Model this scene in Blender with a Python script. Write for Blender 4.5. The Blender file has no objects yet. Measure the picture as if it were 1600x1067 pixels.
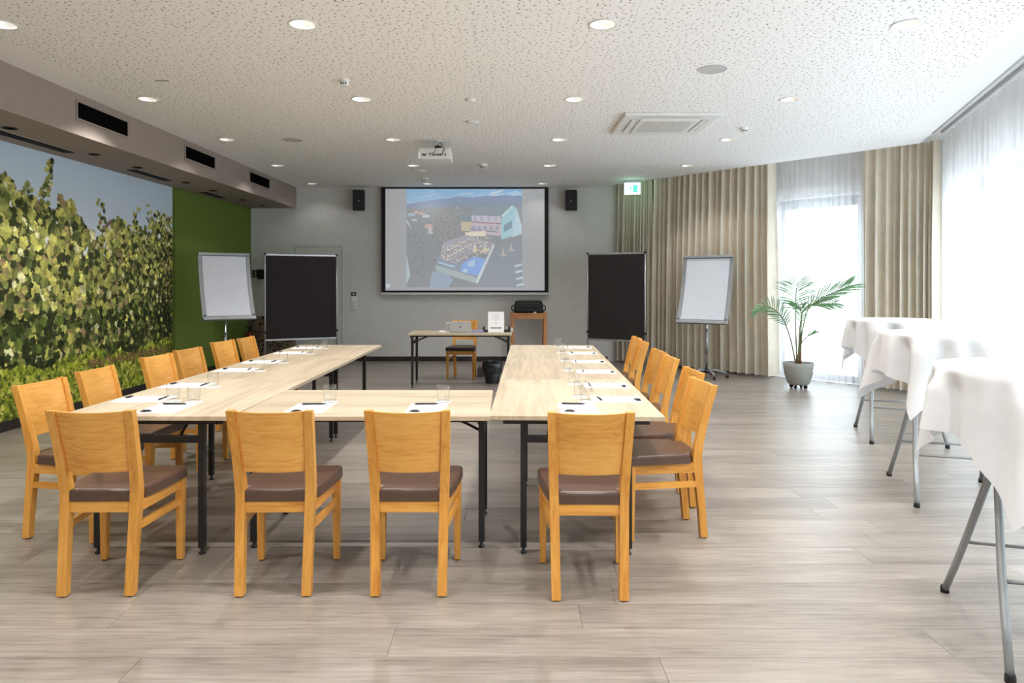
import bpy, bmesh, math, random
import numpy as np
from mathutils import Vector, Matrix, geometry, noise

rnd = random.Random(7)
SC = bpy.context.scene
COL = SC.collection
PI = math.pi

# ------------------------------------------------------------------ camera
F, PX0, PY0, EYE = 1100.0, 789.0, 441.5, 1.45
cam_data = bpy.data.cameras.new('camera')
cam = bpy.data.objects.new('camera', cam_data)
COL.objects.link(cam)
cam.location = (0, 0, EYE)
cam.rotation_euler = (PI / 2, 0, 0)
cam_data.sensor_width = 36
cam_data.lens = F / 1600 * 36
cam_data.shift_x = (800 - PX0) / 1600
cam_data.shift_y = (PY0 - 533.5) / 1600
cam_data.clip_start = 0.05
SC.camera = cam

# ------------------------------------------------------------------ world, exposure
SC.view_settings.view_transform = 'Standard'
SC.view_settings.look = 'None'
SC.view_settings.gamma = 1
SC.view_settings.use_curve_mapping = False
SC.view_settings.exposure = 0.0
W = bpy.data.worlds.new('overcast_sky')
SC.world = W
W.use_nodes = True
_bg = W.node_tree.nodes['Background']
_bg.inputs[0].default_value = (0.82, 0.91, 1.0, 1)
_bg.inputs[1].default_value = 6.7
LAMP_W = 104.0
LAMP_COL = (1.0, 0.975, 0.94)
try:
    SC.cycles.max_bounces = 10
    SC.cycles.diffuse_bounces = 6
    SC.cycles.glossy_bounces = 4
    SC.cycles.transparent_max_bounces = 24
    SC.cycles.transmission_bounces = 6
    SC.cycles.sample_clamp_indirect = 6
    SC.cycles.caustics_reflective = False
    SC.cycles.caustics_refractive = False
    SC.cycles.use_denoising = True
except Exception:
    pass


def at(px, py, z):                      # photograph pixel + height -> point in the room
    d = F * (EYE - z) / (py - PY0)
    return Vector(((px - PX0) * d / F, d, z))


def atd(px, py, d):                     # photograph pixel + distance -> point in the room
    return Vector(((px - PX0) * d / F, d, EYE - (py - PY0) * d / F))


# ------------------------------------------------------------------ materials
def srgb(r, g, b):
    def c(v):
        v /= 255
        return v / 12.92 if v <= .04045 else ((v + .055) / 1.055) ** 2.4
    return (c(r), c(g), c(b), 1)


class NT:
    def __init__(s, name):
        s.m = bpy.data.materials.new(name)
        s.m.use_nodes = True
        s.t = s.m.node_tree
        s.b = s.t.nodes['Principled BSDF']
        s.out = s.t.nodes['Material Output']

    def n(s, kind, **kw):
        nd = s.t.nodes.new(kind)
        for k, v in kw.items():
            setattr(nd, k, v)
        return nd

    def l(s, a, b):
        s.t.links.new(a, b)

    def ramp(s, stops):
        r = s.n('ShaderNodeValToRGB')
        e = r.color_ramp.elements
        while len(e) < len(stops):
            e.new(0.5)
        for el, (p, c) in zip(e, stops):
            el.position = p
            el.color = c
        return r


def plain(name, col, rough=.5, metal=0., spec=.5, noise_amt=.06, noise_scale=8., bump=0., bump_scale=60.):
    t = NT(name)
    tc = t.n('ShaderNodeTexCoord')
    nz = t.n('ShaderNodeTexNoise')
    nz.inputs['Scale'].default_value = noise_scale
    nz.inputs['Detail'].default_value = 4
    t.l(tc.outputs['Object'], nz.inputs['Vector'])
    a = tuple(min(1, max(0, c * (1 - noise_amt))) for c in col[:3]) + (1,)
    b = tuple(min(1, max(0, c * (1 + noise_amt))) for c in col[:3]) + (1,)
    r = t.ramp([(.3, a), (.7, b)])
    t.l(nz.outputs['Fac'], r.inputs[0])
    t.l(r.outputs[0], t.b.inputs['Base Color'])
    t.b.inputs['Roughness'].default_value = rough
    t.b.inputs['Metallic'].default_value = metal
    t.b.inputs['Specular IOR Level'].default_value = spec
    if bump:
        n2 = t.n('ShaderNodeTexNoise')
        n2.inputs['Scale'].default_value = bump_scale
        t.l(tc.outputs['Object'], n2.inputs['Vector'])
        bp = t.n('ShaderNodeBump')
        bp.inputs['Strength'].default_value = bump
        bp.inputs['Distance'].default_value = .004
        t.l(n2.outputs['Fac'], bp.inputs['Height'])
        t.l(bp.outputs[0], t.b.inputs['Normal'])
    return t.m


def wood(name, dark, mid, light, axis='X', scale=1., rough=.4, world=False, contrast=1., vary=.12, grain=34.):
    """long grain along one axis; colour varies a little from object to object"""
    t = NT(name)
    if world:
        g = t.n('ShaderNodeNewGeometry')
        src = g.outputs['Position']
    else:
        tc = t.n('ShaderNodeTexCoord')
        src = tc.outputs['Object']
    oi = t.n('ShaderNodeObjectInfo')
    off = t.n('ShaderNodeVectorMath', operation='SCALE')
    cv = t.n('ShaderNodeCombineXYZ')
    for i in range(3):
        t.l(oi.outputs['Random'], cv.inputs[i])
    t.l(cv.outputs[0], off.inputs[0])
    off.inputs['Scale'].default_value = 37.0
    add = t.n('ShaderNodeVectorMath', operation='ADD')
    t.l(src, add.inputs[0])
    t.l(off.outputs[0], add.inputs[1])
    mp = t.n('ShaderNodeMapping')
    k = {'X': (.06, 1, 1), 'Y': (1, .06, 1), 'Z': (1, 1, .06)}[axis]
    mp.inputs['Scale'].default_value = tuple(c * grain * scale for c in k)
    t.l(add.outputs[0], mp.inputs['Vector'])
    n1 = t.n('ShaderNodeTexNoise')
    n1.inputs['Scale'].default_value = 1.0
    n1.inputs['Detail'].default_value = 8
    n1.inputs['Roughness'].default_value = .62
    n1.inputs['Distortion'].default_value = .5
    t.l(mp.outputs[0], n1.inputs['Vector'])
    mp2 = t.n('ShaderNodeMapping')
    k2 = {'X': (.5, 4, 4), 'Y': (4, .5, 4), 'Z': (4, 4, .5)}[axis]
    mp2.inputs['Scale'].default_value = tuple(c * scale for c in k2)
    t.l(add.outputs[0], mp2.inputs['Vector'])
    n2 = t.n('ShaderNodeTexNoise')
    n2.inputs['Scale'].default_value = 1.3
    n2.inputs['Detail'].default_value = 3
    t.l(mp2.outputs[0], n2.inputs['Vector'])
    mx = t.n('ShaderNodeMath', operation='MULTIPLY_ADD')
    t.l(n2.outputs['Fac'], mx.inputs[0])
    mx.inputs[1].default_value = .7
    t.l(n1.outputs['Fac'], mx.inputs[2])
    sub = t.n('ShaderNodeMath', operation='SUBTRACT')
    t.l(mx.outputs[0], sub.inputs[0])
    sub.inputs[1].default_value = .35
    w = .22 / contrast
    r = t.ramp([(.5 - w, dark), (.5, mid), (.5 + w, light)])
    t.l(sub.outputs[0], r.inputs[0])
    hs = t.n('ShaderNodeHueSaturation')
    mr = t.n('ShaderNodeMapRange')
    t.l(oi.outputs['Random'], mr.inputs['Value'])
    mr.inputs['To Min'].default_value = 1 - vary
    mr.inputs['To Max'].default_value = 1 + vary
    t.l(mr.outputs[0], hs.inputs['Value'])
    t.l(r.outputs[0], hs.inputs['Color'])
    t.l(hs.outputs[0], t.b.inputs['Base Color'])
    t.b.inputs['Roughness'].default_value = rough
    bp = t.n('ShaderNodeBump')
    bp.inputs['Strength'].default_value = .12
    bp.inputs['Distance'].default_value = .002
    t.l(n1.outputs['Fac'], bp.inputs['Height'])
    t.l(bp.outputs[0], t.b.inputs['Normal'])
    return t.m


def thin_glass(name, tint=(1, 1, 1, 1), ior=1.45, rough=.02, boost=1.):
    t = NT(name)
    t.t.nodes.remove(t.b)
    fr = t.n('ShaderNodeLayerWeight')
    fr.inputs['Blend'].default_value = .5
    pw_ = t.n('ShaderNodeMath', operation='POWER')
    t.l(fr.outputs['Facing'], pw_.inputs[0])
    pw_.inputs[1].default_value = 3.5
    mu = t.n('ShaderNodeMath', operation='MULTIPLY_ADD', use_clamp=True)
    t.l(pw_.outputs[0], mu.inputs[0])
    mu.inputs[1].default_value = .5 * boost
    mu.inputs[2].default_value = .04
    tr = t.n('ShaderNodeBsdfTransparent')
    tr.inputs[0].default_value = tint
    gl = t.n('ShaderNodeBsdfGlossy')
    gl.inputs['Roughness'].default_value = rough
    mx = t.n('ShaderNodeMixShader')
    t.l(mu.outputs[0], mx.inputs[0])
    t.l(tr.outputs[0], mx.inputs[1])
    t.l(gl.outputs[0], mx.inputs[2])
    t.l(mx.outputs[0], t.out.inputs[0])
    return t.m


def fabric(name, col, transl=.25, transp=0., rough=.9, weave=0.):
    t = NT(name)
    t.t.nodes.remove(t.b)
    tc = t.n('ShaderNodeTexCoord')
    nz = t.n('ShaderNodeTexNoise')
    nz.inputs['Scale'].default_value = 5
    t.l(tc.outputs['Object'], nz.inputs['Vector'])
    r = t.ramp([(.3, tuple(c * .95 for c in col[:3]) + (1,)), (.7, tuple(min(1, c * 1.05) for c in col[:3]) + (1,))])
    t.l(nz.outputs['Fac'], r.inputs[0])
    d = t.n('ShaderNodeBsdfDiffuse')
    tl = t.n('ShaderNodeBsdfTranslucent')
    t.l(r.outputs[0], d.inputs[0])
    t.l(r.outputs[0], tl.inputs[0])
    n2 = t.n('ShaderNodeTexNoise')
    n2.inputs['Scale'].default_value = weave
    t.l(tc.outputs['Object'], n2.inputs['Vector'])
    bp = t.n('ShaderNodeBump')
    bp.inputs['Strength'].default_value = .15
    bp.inputs['Distance'].default_value = .001
    t.l(n2.outputs['Fac'], bp.inputs['Height'])
    if weave:
        t.l(bp.outputs[0], d.inputs['Normal'])
    mx = t.n('ShaderNodeMixShader')
    mx.inputs[0].default_value = transl
    t.l(d.outputs[0], mx.inputs[1])
    t.l(tl.outputs[0], mx.inputs[2])
    last = mx
    if transp:
        tr = t.n('ShaderNodeBsdfTransparent')
        m2 = t.n('ShaderNodeMixShader')
        m2.inputs[0].default_value = transp
        t.l(mx.outputs[0], m2.inputs[1])
        t.l(tr.outputs[0], m2.inputs[2])
        last = m2
    t.l(last.outputs[0], t.out.inputs[0])
    return t.m


def emit(name, col, strength):
    t = NT(name)
    t.b.inputs['Base Color'].default_value = col
    t.b.inputs['Emission Color'].default_value = col
    t.b.inputs['Emission Strength'].default_value = strength
    return t.m


def dotted(name, base, hole, scale, rmin, rmax, rough=.8, dims='3D'):
    """perforated board: round holes of several sizes scattered at random"""
    t = NT(name)
    tc = t.n('ShaderNodeTexCoord')
    vo = t.n('ShaderNodeTexVoronoi', voronoi_dimensions=dims)
    vo.inputs['Scale'].default_value = scale
    vo.inputs['Randomness'].default_value = .85
    t.l(tc.outputs['Object'], vo.inputs['Vector'])
    sp = t.n('ShaderNodeSeparateColor')
    t.l(vo.outputs['Color'], sp.inputs[0])
    mr = t.n('ShaderNodeMapRange')
    t.l(sp.outputs[0], mr.inputs['Value'])
    mr.inputs['To Min'].default_value = rmin
    mr.inputs['To Max'].default_value = rmax
    lt = t.n('ShaderNodeMath', operation='LESS_THAN')
    t.l(vo.outputs['Distance'], lt.inputs[0])
    t.l(mr.outputs[0], lt.inputs[1])
    mx = t.n('ShaderNodeMix', data_type='RGBA')
    t.l(lt.outputs[0], mx.inputs[0])
    mx.inputs[6].default_value = base
    mx.inputs[7].default_value = hole
    t.l(mx.outputs[2], t.b.inputs['Base Color'])
    t.b.inputs['Roughness'].default_value = rough
    t.b.inputs['Specular IOR Level'].default_value = .2
    bp = t.n('ShaderNodeBump')
    bp.invert = True
    bp.inputs['Strength'].default_value = .5
    bp.inputs['Distance'].default_value = .004
    t.l(lt.outputs[0], bp.inputs['Height'])
    t.l(bp.outputs[0], t.b.inputs['Normal'])
    return t.m


def printed(name, emission=0.):
    t = NT(name)
    a = t.n('ShaderNodeAttribute', attribute_name='print')
    t.l(a.outputs['Color'], t.b.inputs['Base Color'])
    t.b.inputs['Roughness'].default_value = .7
    t.b.inputs['Specular IOR Level'].default_value = .2
    if emission:
        t.l(a.outputs['Color'], t.b.inputs['Emission Color'])
        t.b.inputs['Emission Strength'].default_value = emission
    return t.m


M = {}
M['oak_z'] = wood('honey_oak_upright', srgb(186, 118, 40), srgb(214, 152, 68), srgb(226, 168, 88), 'Z', 1.0, .36, contrast=.7, grain=70)
M['oak_x'] = wood('honey_oak_cross', srgb(188, 122, 44), srgb(216, 156, 74), srgb(228, 172, 92), 'X', 1.0, .36, contrast=.7, grain=70)
M['oak_y'] = wood('honey_oak_side', srgb(186, 118, 40), srgb(214, 152, 68), srgb(226, 168, 88), 'Y', 1.0, .36, contrast=.7, grain=70)
M['oak_dull'] = wood('brown_oak', srgb(150, 96, 50), srgb(180, 122, 72), srgb(196, 140, 88), 'Z', 1.2, .45)
M['top_x'] = wood('pale_oak_top_x', srgb(163, 146, 122), srgb(184, 168, 143), srgb(196, 181, 157), 'X', 1.0, .42, vary=.03, grain=26)
M['top_y'] = wood('pale_oak_top_y', srgb(163, 146, 122), srgb(184, 168, 143), srgb(196, 181, 157), 'Y', 1.0, .42, vary=.03, grain=26)
M['floor'] = wood('grey_oak_plank', srgb(114, 105, 97), srgb(139, 130, 121), srgb(157, 148, 139), 'X', 1.0, .33, world=True, vary=.09, grain=60, contrast=.9)
M['joint'] = plain('floor_joint', srgb(90, 80, 72), .8)
M['vinyl'] = plain('brown_vinyl', srgb(88, 66, 54), .33, spec=.5, noise_amt=.08, bump=.05)
M['vinyl_dark'] = plain('black_brown_vinyl', srgb(48, 36, 36), .4)
M['black'] = plain('black_metal', srgb(28, 27, 28), .45)
M['black_plastic'] = plain('black_plastic', srgb(24, 24, 26), .5)
M['black_cloth'] = plain('black_nylon', srgb(22, 22, 24), .7, bump=.3)
M['felt_black'] = plain('charcoal_felt', srgb(52, 48, 48), .95, spec=.1, noise_amt=.1, noise_scale=200, bump=.2, bump_scale=300)
M['alu'] = plain('brushed_aluminium', srgb(178, 180, 184), .38, metal=.85)
M['chrome'] = plain('chrome', srgb(220, 222, 225), .15, metal=1, noise_amt=.01)
M['steel'] = plain('grey_painted_steel', srgb(150, 154, 156), .4, metal=.35)
M['white'] = plain('white_plastic', srgb(232, 232, 230), .45, noise_amt=.02)
M['offwhite'] = plain('off_white_plastic', srgb(205, 205, 203), .5, noise_amt=.02)
M['paper'] = plain('white_paper', srgb(246, 246, 246), .8, noise_amt=.01)
M['flip_paper'] = plain('flipchart_paper', srgb(214, 217, 226), .8, noise_amt=.02)
M['ceiling'] = plain('white_ceiling_paint', srgb(245, 244, 244), .9, spec=.1, noise_amt=.01)
M['ceiling_holes'] = dotted('perforated_acoustic_board', srgb(245, 244, 244), srgb(150, 144, 136), 20., .08, .165, .9, '2D')
M['cabinet_dots'] = dotted('perforated_screen_panel', srgb(128, 112, 94), srgb(40, 34, 30), 22., .25, .5, .7)
M['wall'] = plain('warm_grey_plaster', srgb(212, 210, 206), .9, spec=.15, noise_amt=.025, bump=.05, bump_scale=200)
M['door'] = plain('warm_grey_door_paint', srgb(206, 204, 200), .7, spec=.2, noise_amt=.02)
M['white_wall'] = plain('white_plaster', srgb(234, 233, 233), .9, spec=.15, noise_amt=.02)
M['soffit'] = plain('taupe_paint', srgb(152, 139, 131), .75, spec=.2, noise_amt=.03)
M['base_dark'] = plain('dark_skirting', srgb(40, 33, 30), .5)
M['vent_black'] = plain('vent_black', srgb(8, 8, 8), .9, spec=.04)
M['green'] = plain('green_felt', srgb(104, 122, 58), .95, spec=.1, noise_amt=.08, noise_scale=120, bump=.25, bump_scale=260)
M['drape'] = fabric('beige_drape', srgb(228, 219, 203), .03)
M['sheer'] = fabric('white_sheer_voile', (.95, .95, .965, 1), .52, .42)
M['cloth'] = fabric('white_table_linen', (.73, .735, .75, 1), .12)
M['glass'] = thin_glass('tumbler_glass', (.985, .99, .99, 1), 1.45, .04, 1.6)
M['pane'] = thin_glass('window_pane', (.96, .985, .98, 1), 1.45, .0)
M['frame_grey'] = plain('window_frame_grey', srgb(120, 124, 128), .5)
M['red'] = plain('extinguisher_red', srgb(120, 16, 22), .35)
M['pot'] = plain('grey_stone_pot', srgb(150, 150, 144), .7, noise_amt=.05)
M['soil'] = plain('dark_soil', srgb(60, 44, 34), .95, noise_amt=.3, noise_scale=60, bump=.6)
M['leaf'] = plain('palm_leaf', srgb(104, 142, 96), .5, noise_amt=.3, noise_scale=6)
M['stem'] = plain('palm_stem', srgb(112, 116, 78), .6, noise_amt=.2, noise_scale=20)
M['stem_base'] = plain('palm_stem_sheath', srgb(134, 92, 66), .7, noise_amt=.2, noise_scale=30)
M['lamp_on'] = emit('lamp_glow', (1, .96, .9, 1), 34)
M['reflector'] = plain('lamp_reflector', srgb(232, 230, 226), .38, metal=.85, noise_amt=.02)
M['speaker_disc'] = plain('speaker_mesh_grey', srgb(192, 191, 192), .8, bump=.3, bump_scale=400)
M['pen'] = plain('black_pen', srgb(24, 26, 32), .35)
M['sweet'] = plain('dark_wrapper', srgb(30, 30, 34), .3)
M['laptop'] = plain('silver_laptop', srgb(196, 200, 206), .35, metal=.4)
M['logo'] = plain('dark_print', srgb(70, 72, 78), .5)
M['grey_print'] = plain('grey_print', srgb(178, 178, 182), .7)
M['bin_bag'] = plain('black_bin_bag', srgb(26, 28, 34), .22, noise_amt=.1)
M['grey_box'] = plain('dark_grey_box', srgb(74, 72, 72), .6)
M['blue_paper'] = plain('pale_blue_cover', srgb(150, 150, 186), .7)
M['exit_lit'] = emit('exit_sign_glow', srgb(190, 255, 232), 5.)
M['exit_green'] = emit('exit_sign_green', srgb(70, 200, 150), 2.2)
M['mural'] = printed('vineyard_print')
M['screen_print'] = printed('projected_picture', .5)
M['screen_border'] = plain('screen_black_border', srgb(16, 16, 17), .8)


# ------------------------------------------------------------------ mesh helpers
def link(name, me, parent=None):
    o = bpy.data.objects.new(name, me)
    COL.objects.link(o)
    if parent:
        o.parent = parent
    return o


class MB:
    def __init__(s):
        s.v, s.f, s.mi, s.sm = [], [], [], []

    def add(s, vs, fs, mi=0, smooth=False, mat=None):
        b = len(s.v)
        s.v += [tuple(mat @ Vector(v)) if mat else tuple(v) for v in vs]
        s.f += [tuple(b + i for i in f) for f in fs]
        s.mi += [mi] * len(fs)
        s.sm += [smooth] * len(fs)
        return s

    def box(s, lo, hi, mi=0, mat=None):
        x0, y0, z0 = lo
        x1, y1, z1 = hi
        vs = [(x0, y0, z0), (x1, y0, z0), (x1, y1, z0), (x0, y1, z0), (x0, y0, z1), (x1, y0, z1), (x1, y1, z1), (x0, y1, z1)]
        return s.add(vs, [(0, 3, 2, 1), (4, 5, 6, 7), (0, 1, 5, 4), (1, 2, 6, 5), (2, 3, 7, 6), (3, 0, 4, 7)], mi, False, mat)

    def rbox(s, lo, hi, r=.004, mi=0, mat=None, seg=2):
        bm = bmesh.new()
        bmesh.ops.create_cube(bm, size=1)
        c = [(a + b) / 2 for a, b in zip(lo, hi)]
        d = [b - a for a, b in zip(lo, hi)]
        for v in bm.verts:
            v.co = Vector((c[i] + v.co[i] * d[i] for i in range(3)))
        r = min(r, min(d) * .49)
        bmesh.ops.bevel(bm, geom=list(bm.edges), offset=r, segments=seg, affect='EDGES', profile=.5)
        bm.verts.index_update()
        s.add([v.co[:] for v in bm.verts], [[v.index for v in f.verts] for f in bm.faces], mi, False, mat)
        bm.free()
        return s

    def tube(s, pts, r, n=10, mi=0, mat=None, cap=True, square=False):
        pts = [Vector(p) for p in pts]
        rr = r if isinstance(r, (list, tuple)) else [r] * len(pts)
        vs, fs = [], []
        up = None
        for i, p in enumerate(pts):
            a = pts[max(i - 1, 0)]
            b = pts[min(i + 1, len(pts) - 1)]
            d = (b - a).normalized()
            if up is None:
                up = Vector((0, 0, 1)) if abs(d.z) < .9 else Vector((0, 1, 0))
            u = d.cross(up)
            if u.length < 1e-4:
                u = d.cross(Vector((1, 0, 0)))
            u.normalize()
            w = u.cross(d).normalized()
            up = w
            for k in range(n):
                an = 2 * PI * (k + (.5 if square else 0)) / n
                q = 1.414 if square else 1
                vs.append(p + u * (math.cos(an) * rr[i] * q) + w * (math.sin(an) * rr[i] * q))
        for i in range(len(pts) - 1):
            for k in range(n):
                k2 = (k + 1) % n
                fs.append((i * n + k, i * n + k2, (i + 1) * n + k2, (i + 1) * n + k))
        if cap:
            fs.append(tuple(reversed(range(n))))
            fs.append(tuple((len(pts) - 1) * n + k for k in range(n)))
        return s.add(vs, fs, mi, not square, mat)

    def lathe(s, prof, n=24, mi=0, mat=None, smooth=True, cap0=False, cap1=False):
        vs, fs = [], []
        for r, z in prof:
            for k in range(n):
                a = 2 * PI * k / n
                vs.append((r * math.cos(a), r * math.sin(a), z))
        for i in range(len(prof) - 1):
            for k in range(n):
                k2 = (k + 1) % n
                fs.append((i * n + k, i * n + k2, (i + 1) * n + k2, (i + 1) * n + k))
        if cap0:
            fs.append(tuple(reversed(range(n))))
        if cap1:
            fs.append(tuple((len(prof) - 1) * n + k for k in range(n)))
        return s.add(vs, fs, mi, smooth, mat)

    def prism(s, poly, z0, z1, mi=0, mat=None, smooth=False):
        n = len(poly)
        vs = [(x, y, z0) for x, y in poly] + [(x, y, z1) for x, y in poly]
        fs = [tuple(reversed(range(n))), tuple(range(n, 2 * n))]
        fs += [(i, (i + 1) % n, n + (i + 1) % n, n + i) for i in range(n)]
        return s.add(vs, fs, mi, smooth, mat)

    def hexa(s, bot, top, mi=0, mat=None):
        """two quads (counter-clockwise seen from above) joined to a six-sided block"""
        vs = list(bot) + list(top)
        return s.add(vs, [(3, 2, 1, 0), (4, 5, 6, 7), (0, 1, 5, 4), (1, 2, 6, 5), (2, 3, 7, 6), (3, 0, 4, 7)], mi, False, mat)

    def grid(s, rows, mi=0, smooth=True, close=False, mat=None):
        n = len(rows[0])
        vs = [p for r in rows for p in r]
        fs = []
        for i in range(len(rows) - 1):
            for k in range(n if close else n - 1):
                k2 = (k + 1) % n
                fs.append((i * n + k, i * n + k2, (i + 1) * n + k2, (i + 1) * n + k))
        return s.add(vs, fs, mi, smooth, mat)

    def build(s, name, mats, parent=None, loc=None, rz=0.):
        me = bpy.data.meshes.new(name)
        me.from_pydata(s.v, [], s.f)
        for m in (mats if isinstance(mats, (list, tuple)) else [mats]):
            me.materials.append(M[m] if isinstance(m, str) else m)
        me.polygons.foreach_set('material_index', s.mi)
        me.polygons.foreach_set('use_smooth', s.sm)
        me.update()
        o = link(name, me, parent)
        if loc is not None:
            o.location = loc
        if rz:
            o.rotation_euler.z = rz
        return o


def T(x=0, y=0, z=0, rx=0, ry=0, rz=0):
    return Matrix.Translation((x, y, z)) @ Matrix.Rotation(rz, 4, 'Z') @ Matrix.Rotation(ry, 4, 'Y') @ Matrix.Rotation(rx, 4, 'X')


def tag(o, label, cat, group=None):
    o['label'] = label
    o['category'] = cat
    if group:
        o['group'] = group
    return o


def thing(name, label, cat, loc=(0, 0, 0), rz=0., group=None):
    o = bpy.data.objects.new(name, None)
    o.empty_display_size = .1
    COL.objects.link(o)
    o.location = loc
    o.rotation_euler.z = rz
    return tag(o, label, cat, group)


def struct(o, label=None):
    o['kind'] = 'structure'
    if label:
        o['label'] = label
    return o


def dup(root, loc, rz, label, group=None, scale=None):
    def cp(o, parent):
        c = o.copy()
        COL.objects.link(c)
        if parent:
            c.parent = parent
        for ch in o.children:
            cp(ch, c)
        return c
    r = cp(root, None)
    r.location = loc
    r.rotation_euler.z = rz
    r['label'] = label
    if group:
        r['group'] = group
    return r


ORD = ['nearest', 'second', 'third', 'fourth', 'fifth', 'sixth']

# ================================================================== the room shell
DB = 13.02                                    # distance to the back wall
ZC = 3.208                                    # ceiling height
ZT = 3.5                                      # top of the walls
V2 = Vector
EA = Vector((1.645, DB))                      # ceiling edge: back wall -> window corner -> towards the camera
EC = Vector((5.237, 8.89))
EQ = Vector((4.011, 5.44))
e1 = (EC - EA).normalized()
n1 = Vector((-e1.y, e1.x))
e2 = (EC - EQ).normalized()
n2 = Vector((e2.y, -e2.x))


def meet(p, d, q, e):
    den = d.x * e.y - d.y * e.x
    w = q - p
    return p + d * ((w.x * e.y - w.y * e.x) / den)


def on_ray(px, p, d):                          # where the view line of a pixel column meets a wall line
    return meet(Vector((0, 0)), Vector(((px - PX0) / F, 1)), p, d)


def left_x(y):
    return -4.746 - .0216 * (DB - y)


def soff_x(y):
    return -3.859 - .017 * (DB - y)


W1 = .55                                       # window wall behind the ceiling edge
W2 = .50
cornW = meet(EC + n1 * W1, e1, EC + n2 * W2, e2)
endW = EC + n2 * W2 - e2 * ((EC.y - .5) / e2.y)
endE = EC - e2 * ((EC.y - .5) / e2.y)
YF = -3.2                                      # wall behind the camera
backR = meet(EC + n1 * W1, e1, Vector((0, DB)), Vector((1, 0)))


def frame_at(p, d, z=0):
    """local x along d, local y to the left of d, z up"""
    m = Matrix.Identity(4)
    m[0][0], m[1][0] = d.x, d.y
    m[0][1], m[1][1] = -d.y, d.x
    m[0][3], m[1][3], m[2][3] = p.x, p.y, z
    return m


# ---- floor with separate planks
def room_x(y):
    if y > DB - .001:
        y = DB - .001
    lo = left_x(y)
    a = meet(Vector((0, y)), Vector((1, 0)), EC + n1 * W1, e1).x
    b = meet(Vector((0, y)), Vector((1, 0)), EC + n2 * W2, e2).x
    if y < .5:
        b = endW.x
    return lo, min(a, b)


mb = MB()
mb.prism([(left_x(YF), YF), (endW.x, YF), (endW.x, endW.y), (cornW.x, cornW.y), (backR.x, backR.y), (left_x(DB), DB)], -.12, -.005)
floor = struct(mb.build('floor', 'joint'))
pw = .225
y = 2.05
unit = MB().box((-.5, -.5, -.005), (.5, .5, 0))
pm = None
while y < DB - .02:
    w = min(pw, DB - y)
    a0, b0 = room_x(y)
    a1, b1 = room_x(y + w)
    lo, hi = max(a0, a1) - .0, min(b0, b1)
    x = lo - rnd.uniform(0, 2.0)
    while x < hi - .02:
        ln = rnd.choice([2.2, 2.2, 2.2, 2.0])
        xa, xb = max(x, lo), min(x + ln, hi)
        if xb - xa > .03:
            if pm is None:
                o = unit.build('plank', 'floor', floor)
                pm = o.data
            else:
                o = link('plank', pm, floor)
            o.location = ((xa + xb) / 2, y + w / 2, 0)
            o.scale = (xb - xa - .0016, w - .0016, 1)
        x += ln
    y += pw
mb = MB()                                       # the part of the floor behind the lens
for k in range(24):
    yy = 2.05 - .0016 - (k + 1) * pw
    if yy < YF:
        break
    mb.box((left_x(yy), yy + .0016, -.005), (room_x(max(yy, .0))[1] - .1, yy + pw, 0))
o = mb.build('plank', 'floor', floor)
o['kind'] = 'stuff'

# ---- walls
mb = MB().box((left_x(DB) - .3, DB, -.1), (backR.x + .2, DB + .2, ZT))
struct(mb.build('wall_back', 'wall'), 'warm grey plaster back wall behind the projection screen')
mb = MB()
mb.hexa([(left_x(YF) - .2, YF, -.1), (left_x(YF), YF, -.1), (left_x(DB), DB, -.1), (left_x(DB) - .2, DB, -.1)],
        [(left_x(YF) - .2, YF, ZT), (left_x(YF), YF, ZT), (left_x(DB), DB, ZT), (left_x(DB) - .2, DB, ZT)])
struct(mb.build('wall_left', 'soffit'))
mb = MB().box((left_x(YF) - .2, YF - .2, -.1), (endW.x + .3, YF, ZT))
struct(mb.build('wall_front', 'white_wall'))
SY0, SY1 = YF + .3, endW.y - .3  # opening for the two added, unseen windows
mb = MB().box((endW.x, YF, -.1), (endW.x + .3, SY0, ZT)).box((endW.x, SY1, -.1), (endW.x + .3, endW.y, ZT))
mb.box((endW.x, SY0, 2.72), (endW.x + .3, SY1, ZT)).box((endW.x, SY0, -.1), (endW.x + .3, SY1, .02))
struct(mb.build('wall_side', 'white_wall'))

# slanted window wall, opening between two pixel columns
pL = on_ray(1210, EC + n1 * W1, e1)
pR = on_ray(1343, EC + n1 * W1, e1)
WH = 2.72
fr1 = frame_at(backR, e1)
L1 = (cornW - backR).length
wa, wb = (pL - backR).length, (pR - backR).length
mb = MB()
mb.box((0, 0, -.1), (wa, .3, ZT), mat=fr1)
mb.box((wb, 0, -.1), (L1 + .3, .3, ZT), mat=fr1)
mb.box((wa, 0, WH), (wb, .3, ZT), mat=fr1)
mb.box((wa, 0, -.1), (wb, .3, .0), mat=fr1)
struct(mb.build('wall_back_right', 'white_wall'), 'white slanted wall with one tall window behind the drapes')


def window(name, fr, a, b, z0, z1, depth=.16, fw=.09):
    root = bpy.data.objects.new(name, None)
    COL.objects.link(root)
    struct(root)
    m = MB()
    m.box((a, depth, z0), (b, depth + .07, z0 + fw), mat=fr)
    m.box((a, depth, z1 - fw * 1.6), (b, depth + .07, z1), mat=fr)
    m.box((a, depth, z0 + fw), (a + fw, depth + .07, z1 - fw * 1.6), mat=fr)
    m.box((b - fw, depth, z0 + fw), (b, depth + .07, z1 - fw * 1.6), mat=fr)
    m.build('window_frame', 'frame_grey', root)
    m = MB().box((a + fw, depth + .03, z0 + fw), (b - fw, depth + .036, z1 - fw * 1.6), mat=fr)
    m.build('pane', 'pane', root)
    return root


window('window_1', fr1, wa, wb, 0, WH)

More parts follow.
